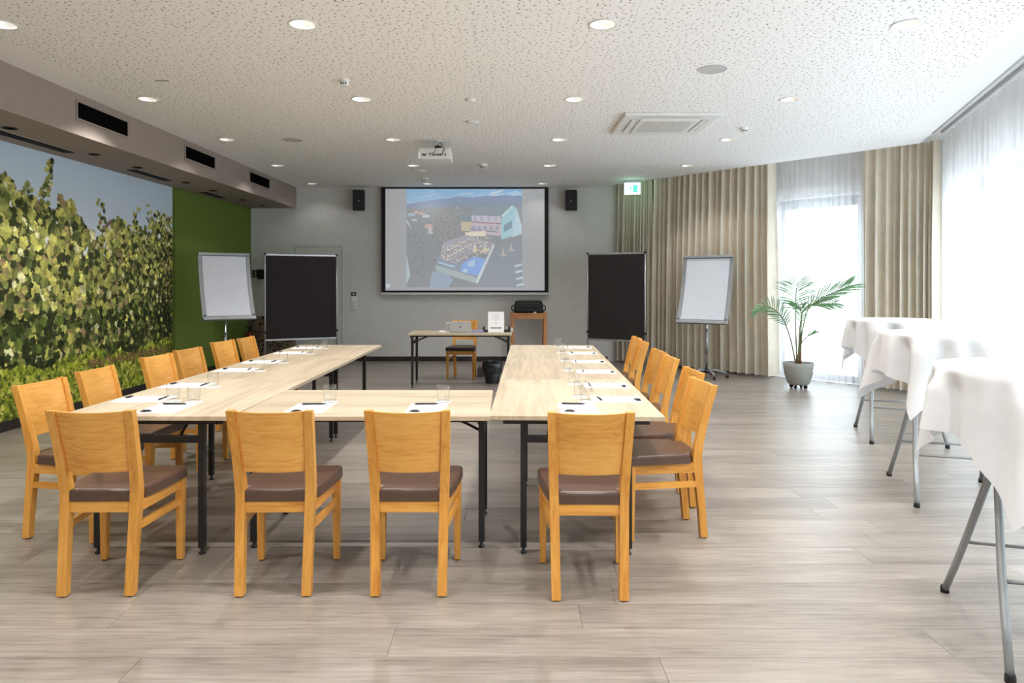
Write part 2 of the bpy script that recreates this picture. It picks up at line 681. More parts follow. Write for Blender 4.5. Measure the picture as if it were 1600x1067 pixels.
# right glazed wall
fr2 = frame_at(cornW, -e2)
L2 = (endW - cornW).length
mb = MB()
s0, bay, nb = .10, 1.56, 5
mb.box((-.3, 0, -.1), (s0, .3, ZT), mat=fr2)
mb.box((s0 + bay * nb, 0, -.1), (L2 + .2, .3, ZT), mat=fr2)
mb.box((s0, 0, WH), (s0 + bay * nb, .3, ZT), mat=fr2)
mb.box((s0, 0, -.1), (s0 + bay * nb, .3, .02), mat=fr2)
struct(mb.build('wall_right', 'white_wall'), 'white right hand wall with a row of tall windows')
for k in range(nb):
    window('window_%d' % (k + 2), fr2, s0 + bay * k, s0 + bay * (k + 1), .02, WH)
fr3 = frame_at(Vector((endW.x, 0)), Vector((0, -1)))
for k in range(2):  # two unseen windows, added to bring daylight to the front of the room
    h_ = (SY1 - SY0) / 2
    window('window_%d' % (k + nb + 2), fr3, -SY1 + h_ * k, -SY1 + h_ * (k + 1), .02, WH)
# daylight is sampled through the openings
for fr, a, b in ((fr1, wa, wb), (fr2, s0, s0 + bay * nb), (fr3, -SY1, -SY0)):
    ld = bpy.data.lights.new('window_portal', 'AREA')
    ld.shape = 'RECTANGLE'
    ld.size, ld.size_y = b - a, WH
    ld.cycles.is_portal = True
    lo = bpy.data.objects.new('window_portal', ld)
    COL.objects.link(lo)
    ctr = fr @ Vector(((a + b) / 2, .31, WH / 2))
    inn = (fr.to_3x3() @ Vector((0, -1, 0))).normalized()
    lo.rotation_mode = 'QUATERNION'
    lo.rotation_quaternion = inn.to_track_quat('-Z', 'Z')
    lo.location = ctr

# ---- ceiling: holes for the downlights, perforated field with plain margins
lampX = [-3.42, -1.375, .668, 2.735]
lampY = [.98, 2.87, 4.79, 6.745, 8.65, 10.57, 12.5]  # first two rows are unseen, added to light the front of the room
lamps = []
for j, yy in enumerate(lampY):
    for i, xx in enumerate(lampX):
        if j == 6 and i == 3:
            continue
        if j < 2 and i == 3:
            xx = 1.9
        lamps.append((xx - .012 * (DB - yy) * 0, yy, i, j))
outer = [(-5.2, YF), (endE.x, YF), (endE.x, endE.y), (EC.x, EC.y), (EA.x, EA.y), (-5.2, DB)]
mg = .32
pC = meet(EC - n1 * mg, e1, EC - n2 * mg, e2)
pA = meet(EC - n1 * mg, e1, Vector((0, DB - .3)), Vector((1, 0)))
perf = [(soff_x(YF) + .42, YF + .1), (endE.x - mg, YF + .1), (endE.x - mg, endE.y), (pC.x, pC.y), (pA.x, pA.y), (soff_x(DB - .3) + .3, DB - .3)]
verts, edges = [], []


def loop(pts):
    b = len(verts)
    verts.extend(Vector(p) for p in pts)
    edges.extend((b + i, b + (i + 1) % len(pts)) for i in range(len(pts)))


HR = .088
loop(outer)
loop(perf)
for x_, y_, _, _ in lamps:
    loop([(x_ + HR * math.cos(2 * PI * k / 24), y_ + HR * math.sin(2 * PI * k / 24)) for k in range(24)])
cv, ce, cf, *_ = geometry.delaunay_2d_cdt(verts, edges, [], 1, 1e-6)


def inside(p, poly):
    c = False
    for i in range(len(poly)):
        a, b = poly[i], poly[i - 1]
        if (a[1] > p.y) != (b[1] > p.y) and p.x < (b[0] - a[0]) * (p.y - a[1]) / (b[1] - a[1]) + a[0]:
            c = not c
    return c


mb = MB()
for f in cf:
    c = sum((cv[i] for i in f), Vector((0, 0))) / len(f)
    if any((c.x - x_) ** 2 + (c.y - y_) ** 2 < HR * HR for x_, y_, _, _ in lamps) or not inside(c, outer):
        continue
    a, b, d = [cv[i] for i in f]
    up = (b - a).x * (d - a).y - (b - a).y * (d - a).x
    tri = [a, d, b] if up > 0 else [a, b, d]
    mb.add([(p.x, p.y, ZC) for p in tri], [(0, 1, 2)], 1 if inside(c, perf) else 0)
sl = [(endE, endW), (EC, cornW), (EA, backR)]
for k in range(2):                              # lip and raised strip over the curtain rails
    a, b = sl[k][0], sl[k + 1][0]
    mb.add([(a.x, a.y, ZC), (b.x, b.y, ZC), (b.x, b.y, ZC + .10), (a.x, a.y, ZC + .10)], [(0, 1, 2, 3)])
    c, d = sl[k][1], sl[k + 1][1]
    mb.add([(a.x, a.y, ZC + .10), (b.x, b.y, ZC + .10), (d.x, d.y, ZC + .10), (c.x, c.y, ZC + .10)], [(0, 1, 2, 3)])
mb.add([(endE.x, YF, ZC), (endE.x, endE.y, ZC), (endW.x, endE.y, ZC), (endW.x, YF, ZC)], [(0, 1, 2, 3)])
mb.prism([(-5.4, YF - .2), (endW.x + .3, YF - .2), (endW.x + .5, endW.y), (cornW.x + .6, cornW.y), (backR.x + .5, backR.y + .3), (-5.4, DB + .3)], ZT - .02, ZT + .1)
struct(mb.build('ceiling', ['ceiling', 'ceiling_holes']), 'white ceiling with scattered perforations and plain margins')

# curtain rails in the slot
mb = MB()
for off in (.1, .2):
    a, b = EC + n2 * off - e2 * .2, endE + n2 * off
    mb.tube([(a.x, a.y, ZC + .088), (b.x, b.y, ZC + .088)], .012, 4, square=True)
struct(mb.build('trim_2', 'alu'), 'pair of metal curtain rails in the ceiling slot')

# ---- soffit on the left
SB = 2.823
def soff_pt(y_, z_):
    return (soff_x(y_), y_, z_)


mb = MB()
mb.hexa([(-5.2, YF, SB), (soff_x(YF), YF, SB), (soff_x(DB), DB, SB), (-5.2, DB, SB)],
        [(-5.2, YF, ZC + .02), (soff_x(YF), YF, ZC + .02), (soff_x(DB), DB, ZC + .02), (-5.2, DB, ZC + .02)])
soffit = struct(mb.build('trim_1', 'soffit'), 'taupe boxed soffit running along the left wall')
sdir = Vector((soff_x(DB) - soff_x(YF), DB - YF)).normalized()


def soff_y(px):                                # depth where a pixel column meets the soffit face
    p = on_ray(px, Vector((soff_x(DB), DB)), sdir)
    return p.y


def air_vent(name, label, pa, pb, ta, tb):
    """grille in the soffit face between two pixel columns; ta/tb: heights of top and bottom"""
    ya, yb = soff_y(pa), soff_y(pb)
    root = thing(name, label, 'air vent', (soff_x(ya), ya, tb), math.atan2(sdir.y, sdir.x), 'grilles in the soffit face')
    ln = (yb - ya)
    h = ta - tb
    m = MB()                                   # local x along the soffit, local -y into the room
    e = .018
    m.box((0, -.012, 0), (ln, .0, e)).box((0, -.012, h - e), (ln, 0, h)).box((0, -.012, e), (e, 0, h - e)).box((ln - e, -.012, e), (ln, 0, h - e))
    m.build('frame', 'soffit', root)
    MB().box((e, -.003, e), (ln - e, .0, h - e)).build('backing', 'vent_black', root)
    n = 14
    sm = None
    for k in range(n):
        x_ = e + (ln - 2 * e) * (k + .5) / n
        if sm is None:
            so = MB().box((-.004, -.008, e), (.004, -.003, h - e)).build('slat', 'vent_black', root)
            sm = so.data
        else:
            so = link('slat', sm, root)
        so.location.x = x_
    return root


def zat(px, py):
    d = soff_y(px)
    return EYE - (py - PY0) * d / F


for (pa, ya, pb, yb, lab) in ((118, 155, 200, 209, 'largest black slotted air grille, nearest on the soffit face'),
                              (288, 225, 336, 262, 'middle black slotted air grille on the taupe soffit face'),
                              (389, 266, 421, 293, 'smallest black air grille, farthest along the soffit face')):
    air_vent('air_vent', lab, pa, pb, zat(pa, ya), zat(pa, ya) - .185)

# slots and small dark spots in the soffit underside
def under(px, py):
    return at(px, py, SB)


for k, (p0, p1, lab) in enumerate((((-14, 202), (92, 238), 'long black slot diffuser, nearest under the soffit'),
                                   ((206, 265), (254, 282), 'black slot diffuser, middle one under the soffit'),
                                   ((318, 300), (346, 309), 'short black slot diffuser, farthest under the soffit'))):
    a, b = under(*p0), under(*p1)
    root = thing('slot_diffuser', lab, 'air vent', (a.x, a.y, SB), math.atan2((b - a).y, (b - a).x), 'slot diffusers under the soffit')
    ln = (b - a).length
    ln = math.hypot(b.x - a.x, b.y - a.y)
    root.rotation_euler.z = math.atan2(sdir.y, sdir.x)
    MB().box((0, -.07, -.004), (ln, .07, .0)).build('backing', 'vent_black', root)
    m = MB()
    m.box((-.012, -.085, -.008), (ln + .012, -.07, 0)).box((-.012, .07, -.008), (ln + .012, .085, 0))
    m.build('frame', 'soffit', root)
    for q in (-.022, .022):
        MB().box((0, q - .004, -.008), (ln, q + .004, -.004)).build('slat', 'black', root)
SPO = ['nearest', 'second nearest', 'third nearest', 'fourth nearest', 'fifth nearest', 'sixth nearest', 'farthest']
for k, (px, py) in enumerate(((15, 200), (147, 241), (215, 261.5), (291, 285), (333, 297.5), (380, 312), (409, 321))):
    p = under(px, py)
    root = thing('soffit_spotlight', SPO[k] + ' of the small black recessed spots under the soffit', 'spotlight', (p.x, p.y, SB), 0, 'unlit black spots under the soffit')
    MB().lathe([(.052, 0), (.066, -.001), (.066, -.006), (.056, -.006), (.05, -.002)], 20).build('ring', 'black', root)
    MB().lathe([(.0, -.0015), (.052, -.0015)], 20).build('lens', 'vent_black', root)

# ---- skirting
mb = MB().box((left_x(DB) + .0, DB - .018, 0), (EA.x + .25, DB, .085))
struct(mb.build('baseboard_back', 'base_dark'))
mb = MB()
mb.hexa([(left_x(YF), YF, 0), (left_x(YF) + .02, YF, 0), (left_x(DB) + .02, DB - .02, 0), (left_x(DB), DB - .02, 0)],
        [(left_x(YF), YF, .1), (left_x(YF) + .02, YF, .1), (left_x(DB) + .02, DB - .02, .1), (left_x(DB), DB - .02, .1)])
struct(mb.build('baseboard_left', 'base_dark'))

# ---- flush door in the back wall
dl, dr, dt = atd(459, 0, DB).x, atd(537, 0, DB).x, EYE - (383 - PY0) * DB / F
door = bpy.data.objects.new('door_1', None)
COL.objects.link(door)
struct(door, 'flush grey door in the back wall behind the black board')
m = MB()
m.box((dl, DB - .012, .0), (dl + .03, DB, dt)).box((dr - .03, DB - .012, 0), (dr, DB, dt)).box((dl + .03, DB - .012, dt - .03), (dr - .03, DB, dt))
m.build('door_frame', 'door', door)
MB().box((dl + .036, DB - .007, .01), (dr - .036, DB, dt - .036)).build('door_leaf', 'door', door)
MB().box((dl + .03, DB - .002, .0), (dr - .03, DB, dt - .03)).build('door_joint', 'grey_box', door)

# ---- vineyard print and green felt panel on the left wall
wdir = Vector((left_x(DB) - left_x(YF), DB - YF)).normalized()
yG = on_ray(268, Vector((left_x(DB), DB)), wdir).y
green = MB().hexa([(left_x(yG) + .004, yG, .1), (left_x(yG) + .05, yG, .1), (left_x(DB) + .05, DB - .005, .1), (left_x(DB) + .004, DB - .005, .1)],
                  [(left_x(yG) + .004, yG, SB - .002), (left_x(yG) + .05, yG, SB - .002), (left_x(DB) + .05, DB - .005, SB - .002), (left_x(DB) + .004, DB - .005, SB - .002)]).build('felt_panel', 'green')
tag(green, 'large green felt acoustic panel on the left wall next to the vineyard picture', 'wall panel')


class Canvas:
    """a small raster of linear colours that becomes the vertex colours of a flat print"""
    def __init__(s, w, h, px):
        s.w, s.h, s.px = w, h, px            # metres, metre per sample
        s.nx, s.ny = int(round(w / px)) + 1, int(round(h / px)) + 1
        s.a = np.zeros((s.ny, s.nx, 3), np.float32)
        s.X, s.Y = np.meshgrid(np.linspace(0, w, s.nx), np.linspace(0, h, s.ny))

    def win(s, x0, x1, y0, y1):
        i0, i1 = max(0, int(x0 / s.px)), min(s.nx, int(x1 / s.px) + 2)
        j0, j1 = max(0, int(y0 / s.px)), min(s.ny, int(y1 / s.px) + 2)
        return slice(j0, j1), slice(i0, i1)

    def put(s, mask, sl, col, a=1.):
        v = s.a[sl]
        c = np.asarray(col, np.float32)
        v[mask] = v[mask] * (1 - a) + c * a

    def poly(s, pts, col, a=1.):
        xs, ys = [p[0] for p in pts], [p[1] for p in pts]
        sl = s.win(min(xs), max(xs), min(ys), max(ys))
        X, Y = s.X[sl], s.Y[sl]
        if X.size == 0:
            return
        inn = np.zeros(X.shape, bool)
        n = len(pts)
        for i in range(n):
            (x1, y1), (x2, y2) = pts[i], pts[i - 1]
            if y1 == y2:
                continue
            c = ((y1 > Y) != (y2 > Y)) & (X < (x2 - x1) * (Y - y1) / (y2 - y1) + x1)
            inn ^= c
        s.put(inn, sl, col, a)

    def leaf(s, x, y, r, ang, col, lobes=5, sq=1.):
        sl = s.win(x - r, x + r, y - r, y + r)
        X, Y = s.X[sl] - x, s.Y[sl] - y
        if X.size == 0:
            return
        th = np.arctan2(Y * sq, X) - ang
        R = np.hypot(X, Y * sq)
        lim = r * (.80 + .10 * np.cos(lobes * th) + .10 * np.cos(th) + .05 * np.cos(13 * th))
        k = R < lim
        shade = (1 + .16 * np.sign(np.sin(th)) + .10 * np.cos(3 * th))[k][:, None]
        v = s.a[sl]
        v[k] = np.asarray(col, np.float32) * shade

    def line(s, pts, w, col, a=1.):
        for (x1, y1), (x2, y2) in zip(pts, pts[1:]):
            d = math.hypot(x2 - x1, y2 - y1) + 1e-6
            nx, ny = -(y2 - y1) / d * w / 2, (x2 - x1) / d * w / 2
            s.poly([(x1 + nx, y1 + ny), (x2 + nx, y2 + ny), (x2 - nx, y2 - ny), (x1 - nx, y1 - ny)], col, a)

    def build(s, name, mat, parent, org, ux, uz):
        org, ux, uz = Vector(org), Vector(ux), Vector(uz)
        P = np.array(org, np.float32)[None, None] + s.X[..., None] * np.array(ux, np.float32) + s.Y[..., None] * np.array(uz, np.float32)
        nx, ny = s.nx, s.ny
        idx = np.arange(nx * ny).reshape(ny, nx)
        q = np.stack([idx[:-1, :-1], idx[:-1, 1:], idx[1:, 1:], idx[1:, :-1]], -1).reshape(-1, 4)
        me = bpy.data.meshes.new(name)
        me.vertices.add(nx * ny)
        me.vertices.foreach_set('co', P.reshape(-1).astype(np.float32))
        me.loops.add(q.size)
        me.loops.foreach_set('vertex_index', q.reshape(-1).astype(np.int32))
        me.polygons.add(len(q))
        me.polygons.foreach_set('loop_start', np.arange(0, q.size, 4, dtype=np.int32))
        me.polygons.foreach_set('loop_total', np.full(len(q), 4, np.int32))
        me.update(calc_edges=True)
        at_ = me.color_attributes.new('print', 'FLOAT_COLOR', 'POINT')
        c = np.ones((nx * ny, 4), np.float32)
        c[:, :3] = np.clip(s.a.reshape(-1, 3), 0, 1)
        at_.data.foreach_set('color', c.reshape(-1))
        me.materials.append(M[mat])
        return link(name, me, parent)


def lin(r, g, b):
    return np.array(srgb(r, g, b)[:3], np.float32)


def vineyard():
    w, h = 7.2, SB - .1
    cv_ = Canvas(w, h, .0084)
    R = random.Random(3)
    # u = 0 at the green panel, growing towards the camera; v = 0 at the skirting
    t = (cv_.Y / h)[..., None]
    cv_.a[:] = lin(236, 240, 244) * (1 - t) + lin(198, 214, 230) * t
    def crown(u):
        return 2.12 + .12 * math.sin(u * 2.3 + 1) + .09 * math.sin(u * 6.1) + .05 * math.sin(u * 13 + 2) - .10 * math.exp(-((u - 1.95) / .22) ** 2)
    # dark mass behind the leaves
    pts = [(0, 0), (w, 0)] + [(w - k * .06, crown(w - k * .06) - .22) for k in range(int(w / .06) + 1)]
    cv_.poly(pts, lin(46, 50, 30))
    G = [(lin(186, 182, 96), 3), (lin(160, 160, 86), 4), (lin(132, 136, 74), 4), (lin(94, 102, 56), 4), (lin(54, 60, 34), 5),
         (lin(206, 200, 112), 2), (lin(220, 216, 164), 1), (lin(162, 136, 96), 1), (lin(140, 124, 84), 1)]
    bag = [c for c, n in G for _ in range(n)]
    dark = [lin(38, 44, 22), lin(52, 62, 28), lin(66, 78, 34), lin(90, 104, 44), lin(44, 50, 24)]
    def sz(u):
        return .026 + .0105 * u
    # shadowed inner leaves
    for _ in range(5600):
        u = R.uniform(0, w)
        v = R.uniform(.35, crown(u) - .12)
        cv_.leaf(u, v, sz(u) * R.uniform(.7, 1.2), R.uniform(0, 6.3), R.choice(dark))
    # posts and trunks
    for u, v0, v1, wd in ((2.08, .3, 1.35, .085), (1.90, .3, 1.1, .05), (1.33, .35, 1.5, .05), (3.5, .3, 1.2, .07), (.62, .35, 1.1, .04), (4.9, .3, 1.5, .09), (6.3, .3, 1.3, .08)):
        cv_.line([(u, v0), (u + .02, (v0 + v1) / 2), (u - .03, v1)], wd, lin(150, 132, 108))
        cv_.line([(u + wd * .25, v0), (u + .02 + wd * .25, (v0 + v1) / 2), (u - .03 + wd * .25, v1)], wd * .35, lin(196, 182, 156))
    # bent canes against the sky
    for us in (1.55, 2.35, 3.9, 5.4):
        c = [(us + .28 * math.cos(a) - .1, 1.75 + .36 * math.sin(a)) for a in np.linspace(0, 2.4, 9)]
        cv_.line(c, .05, lin(132, 110, 92))
    # lit leaves, denser to the top
    for _ in range(9500):
        u = R.uniform(0, w)
        c = crown(u)
        v = R.uniform(.5, c)
        p = .30 + .55 * (v / c)
        if R.random() > p:
            continue
        base = R.choice(bag)
        if R.random() < .02 and v > c - .4:
            base = lin(226, 232, 238)
        if v < 1.05 and R.random() < .55:
            base = R.choice(dark)
        cv_.leaf(u, v + R.uniform(-.02, .06), sz(u) * R.uniform(.7, 1.5), R.uniform(0, 6.3), base * R.uniform(.75, 1.45))
    # sprays that stick out into the sky
    for u0, top in ((2.72, 2.62), (1.0, 2.30), (.62, 2.34), (.14, 2.28), (1.75, 2.3), (3.3, 2.38), (4.2, 2.5), (5.6, 2.45), (6.5, 2.55), (3.02, 2.3)):
        v = crown(u0) - .1
        x = u0
        while v < top:
            x += R.uniform(-.035, .03)
            v += .035
            for _ in range(2):
                cv_.leaf(x + R.uniform(-.07, .07), v + R.uniform(-.03, .03), sz(u0) * R.uniform(.55, .95), R.uniform(0, 6.3), R.choice(bag))
    # low hedge and dry band in front
    for _ in range(9500):
        u = R.uniform(0, w)
        v = R.uniform(0, 1) ** .9 * (.50 + .05 * math.sin(u * 4) + .03 * math.sin(u * 11))
        c = R.choice([lin(150, 158, 48), lin(176, 180, 66), lin(120, 136, 44), lin(92, 108, 38), lin(72, 86, 32), lin(196, 196, 92), lin(132, 146, 50)])
        if u < 2.0 and .36 < v < .46 and R.random() < .75:
            c = R.choice([lin(128, 104, 64), lin(150, 122, 78), lin(104, 92, 50)])
        cv_.leaf(u, v, R.uniform(.018, .04), R.uniform(0, 6.3), c, R.choice([2, 3]))
    root = thing('vineyard_mural', 'large printed photo of a sunlit vineyard covering the left wall', 'mural', (left_x(yG), yG, .1))
    m = MB()
    th = .012
    a, b = Vector((left_x(yG), yG)), Vector((left_x(yG - w), yG - w))
    m.hexa([(b.x, b.y, .1), (b.x + th, b.y, .1), (a.x + th, a.y - .002, .1), (a.x, a.y - .002, .1)],
           [(b.x, b.y, SB), (b.x + th, b.y, SB), (a.x + th, a.y - .002, SB), (a.x, a.y - .002, SB)])
    p = m.build('backing_board', 'white_wall', root)
    p.matrix_parent_inverse = Matrix.Translation((-a.x, -a.y, -.1))
    o_ = cv_.build('print', 'mural', root, (left_x(yG) + th + .001 - a.x, 0, 0), (-wdir.x, -wdir.y, 0), (0, 0, 1))
    # plain continuation of the print behind the lens
    return root


vineyard()

# ================================================================== ceiling fittings
ROWN = ['nearest hidden', 'hidden', 'nearest', 'second', 'third', 'fourth', 'farthest']
COLN = ['leftmost', 'second from left', 'third from left', 'rightmost']
lamp_root = None
ring_p = MB().lathe([(HR - .004, .0), (HR + .014, -.001), (HR + .014, -.005), (HR + .006, -.007), (HR - .004, -.004)], 28)
refl_p = MB().lathe([(HR - .003, -.003), (HR - .012, .03), (HR - .03, .066), (.05, .078)], 28)
bulb_p = MB().lathe([(.0, .074), (.04, .074), (.046, .077)], 20)
beams = []
for dim in (1.1, 1.1, 1., 1., .6, .42, .04, .2):      # the rows towards the screen are dimmed
    spot = bpy.data.lights.new('downlight_beam', 'SPOT')
    spot.energy = LAMP_W * dim
    spot.color = LAMP_COL
    spot.spot_size = math.radians(128)
    spot.spot_blend = .55
    spot.shadow_soft_size = .035
    beams.append(spot)
for x_, y_, i, j in lamps:
    if j < 2:
        lab = None
    lab = 'recessed downlight, %s in the %s row of lamps from the camera' % (COLN[i], ROWN[j])
    if j < 2:
        lab = 'added unseen downlight above and behind the camera, %s of its row, %s row' % (COLN[i], ['rear', 'front'][j])
    if lamp_root is None:
        lamp_root = thing('ceiling_downlight', lab, 'ceiling light', (x_, y_, ZC), 0, 'recessed ceiling downlights')
        ring_p.build('trim_ring', 'white', lamp_root)
        refl_p.build('reflector', 'reflector', lamp_root)
        bulb_p.build('bulb', 'lamp_on', lamp_root)
    else:
        dup(lamp_root, (x_, y_, ZC), 0, lab, 'recessed ceiling downlights')
    so = bpy.data.objects.new('downlight_beam', beams[7 if i == 0 and j in (4, 5) else j])
    COL.objects.link(so)
    so.location = (x_, y_, ZC + .02)

for (px, py, r, lab) in ((1113, 108, .118, 'flat round grey ceiling speaker, large one near the right front downlight'),
                         (457, 218.5, .118, 'flat round grey ceiling speaker, small one near the left soffit')):
    p = at(px, py, ZC)
    root = thing('ceiling_speaker', lab, 'speaker', p, 0)
    MB().lathe([(0, -.004), (r - .008, -.004)], 32).build('mesh_cover', 'speaker_disc', root)
    MB().lathe([(r - .008, 0), (r - .008, -.006), (r, -.006), (r + .002, 0)], 32).build('rim', 'speaker_disc', root)

for k, (px, py, r, h, lab) in enumerate(((538, 125, .04, .05, 'white smoke detector with dark slots, nearest one left of middle'),
                                         (1162, 200, .04, .05, 'white smoke detector with dark slots right of the air conditioner'),
                                         (755, 256.5, .06, .07, 'white round detector right of the projector, before the screen'),
                                         (664, 278, .06, .06, 'small white detector above the left part of the screen'))):
    p = at(px, py, ZC)
    root = thing('smoke_detector', lab, 'smoke detector', p, 0)
    MB().lathe([(r * 1.15, 0), (r * 1.15, -h * .3), (r * .95, -h * .35)], 20).build('base', 'white', root)
    MB().lathe([(r * .92, -h * .3), (r * .92, -h * .8), (r * .7, -h), (0, -h)], 20).build('housing', 'white', root)
    m = MB()
    for q in (-.5, 0, .5):
        m.box((r * q - r * .14, -r * .97, -h * .85), (r * q + r * .14, -r * .8, -h * .6))
    m.build('slots', 'black', root)
for (px, py, r, lab) in ((738, 190, .07, 'flat cream ceiling disc above the projector in the middle'),
                         (654, 267, .12, 'flat white ceiling dome just beyond the projector'),
                         (735, 155.5, .05, 'tiny flush white ceiling disc nearest above the cream disc')):
    p = at(px, py, ZC)
    root = thing('ceiling_disc', lab, 'ceiling cover', p, 0)
    MB().lathe([(r, 0), (r * .96, -.012), (r * .6, -.022), (0, -.024)], 24).build('cover', 'white', root)
    MB().lathe([(r * 1.08, 0), (r * 1.08, -.005), (r * .9, -.008)], 24).build('rim', 'offwhite', root)
p = at(253, 126, ZC)
tag(MB().box((-.06, -.006, -.003), (.06, .006, .0)).build('ceiling_slot', 'grey_box', None, p), 'short thin dark slit in the ceiling near the left soffit', 'ceiling slot')

# air conditioner cassette
a, b = at(975, 175, ZC), at(1128, 175, ZC)
c_ = at(957, 206.5, ZC)
wd, dp = (b - a).x, c_.y - a.y
root = thing('air_conditioner', 'square white ceiling air conditioner cassette right of the projector', 'air conditioner', ((a.x + b.x) / 2 + .01, (a.y + c_.y) / 2, ZC), .0)
MB().rbox((-wd / 2, -dp / 2, -.035), (wd / 2, dp / 2, 0), .012).build('panel', 'white', root)
gw = wd * .31
MB().rbox((-gw, -gw, -.047), (gw, gw, -.033), .006).build('grille_plate', 'white', root)
m = MB()
for k in range(18):
    x_ = -gw * .8 + 1.6 * gw * k / 17
    m.box((x_ - .004, -gw * .8, -.0495), (x_ + .004, gw * .8, -.047))
m.build('grille_ribs', 'offwhite', root)
for an in range(4):
    R_ = Matrix.Rotation(an * PI / 2, 4, 'Z')
    MB().box((-gw * .95, gw + .03, -.0375), (gw * .95, gw + .10, -.0345), mat=R_).build('air_slot', 'grey_print', root)
    MB().rbox((-gw * .95, gw + .035, -.043), (gw * .95, gw + .085, -.037), .003, mat=R_).build('flap', 'white', root)

# projector on its ball mount
pm_ = at(684, 218.5, ZC)
pb = atd(680, 241, pm_.y)
root = thing('projector', 'white projector hanging from the ceiling before the screen', 'projector', (pb.x, pb.y, pb.z))
hw, hh, hd = 50 * pm_.y / F / 2, 17 * pm_.y / F / 2, .16
MB().rbox((-hw, -hd * .4, -hh), (hw, hd * 1.6, hh), .012).build('housing', 'white', root)
top = ZC - pb.z
ox = pm_.x - pb.x
m = MB().lathe([(.0, 0), (.05, 0), (.05, -.012), (.02, -.02)], 20, mat=T(ox, .05, top))
m.tube([(ox, .05, top - .01), (ox, .05, hh + .035)], .016, 12)
m.build('ceiling_mount', 'white', root)
MB().lathe([(0, .04), (.045, .03), (.05, .0), (.03, -.01)], 20, mat=T(ox, .05, hh + .01)).build('ball_joint', 'black', root)
m = MB()
for k, (x_, w_) in enumerate(((-.155, .05), (-.06, .012), (-.03, .02), (.0, .02), (.03, .025), (.06, .02), (.12, .018))):
    m.box((x_, -hd * .4 - .002, -hh * .45), (x_ + w_, -hd * .4 + .001, -hh * .05))
m.build('ports', 'grey_box', root)
m = MB().tube([(-.08, -hd * .4, -hh * .1), (.0, -hd * .4 - .06, 0), (.05, -hd * .4 - .03, hh + .04), (ox + .03, .03, top - .02)], .004, 6)
m.tube([(.09, -hd * .4, -hh * .3), (.1, -hd * .4 - .05, hh * .1), (.12, -hd * .4 - .02, hh * .6), (ox + .03, .03, top - .02)], .005, 6)
m.build('cables', 'black', root)
m = MB().lathe([(.03, 0), (.038, 0), (.038, .03), (.03, .03)], 16, mat=T(.06, hd * 1.6, 0, -PI / 2))
m.lathe([(0, .015), (.03, .018)], 16, mat=T(.06, hd * 1.6, 0, -PI / 2))
m.build('lens', 'black', root)

# emergency exit sign hanging at the drape
pe = at(984, 284.5, ZC)
root = thing('exit_sign', 'lit green and white emergency exit sign hanging before the drapes', 'exit sign', (pe.x, pe.y - .25, ZC), math.radians(-12))
k_ = (pe.y - .25) / F
MB().rbox((-13.5 * k_, -.03, -.05), (13.5 * k_, .03, 0), .006).build('housing', 'offwhite', root)
MB().box((-12 * k_, -.004, -.05 - 18 * k_), (12 * k_, .004, -.05)).build('lit_panel', 'exit_lit', root)
m = MB()
zb = -.05 - 18 * k_
for sgn in (-1, 1):
    yy = sgn * .0055
    def fl(pts):
        m.add([(x_ * k_, yy, zb + z_ * k_) for x_, z_ in pts], [tuple(range(len(pts)))])
    fl([(1, 3), (8, 3), (8, 15), (1, 15)])                                  # door
    fl([(-3, 13), (-1.6, 13), (-1.6, 14.6), (-3, 14.6)])                    # head
    fl([(-4.5, 8), (-2, 8), (-1, 12.5), (-3.4, 12.5)])                      # body
    fl([(-4.5, 8.2), (-3.2, 8.2), (-6.5, 3.4), (-7.6, 4)])                  # legs
    fl([(-3, 8.2), (-1.8, 8.2), (-.6, 3), (-1.8, 3)])
    fl([(-6.6, 10.4), (-3.4, 12.4), (-3.2, 11.4), (-6.3, 9.6)])             # arm
    fl([(-11, 8), (-8.6, 10.5), (-8.6, 5.5)])                               # arrow
m.build('pictogram', 'exit_green', root)

# ================================================================== back wall
ys = DB - .12
def sp(px, py):
    return atd(px, py, ys)


A_, B_ = sp(596, 292.5), sp(857, 457)
root = thing('projection_screen', 'wide projection screen with black border showing a hotel at dusk', 'projection screen', ((A_.x + B_.x) / 2, ys, B_.z))
w2, hS = (B_.x - A_.x) / 2, A_.z - B_.z
bd = 6.2 * ys / F
bt = 2.5 * ys / F
m = MB()
m.box((-w2, -.006, 0), (-w2 + bd, 0, hS)).box((w2 - bd, -.006, 0), (w2, 0, hS)).box((-w2 + bd, -.006, 0), (w2 - bd, 0, 3.2 * ys / F)).box((-w2 + bd, -.006, hS - bt), (w2 - bd, 0, hS))
m.build('border', 'screen_border', root)
MB().rbox((-w2 - .02, -.022, -.045), (w2 + .02, .012, -.0), .008).build('weight_bar', 'offwhite', root)
MB().box((-w2, .0, 0), (w2, .004, hS)).build('screen_cloth', 'white', root)
MB().rbox((-w2 - .03, -.03, hS), (w2 + .03, .1, ZC - B_.z - .005), .01).build('roller_case', 'white', root)


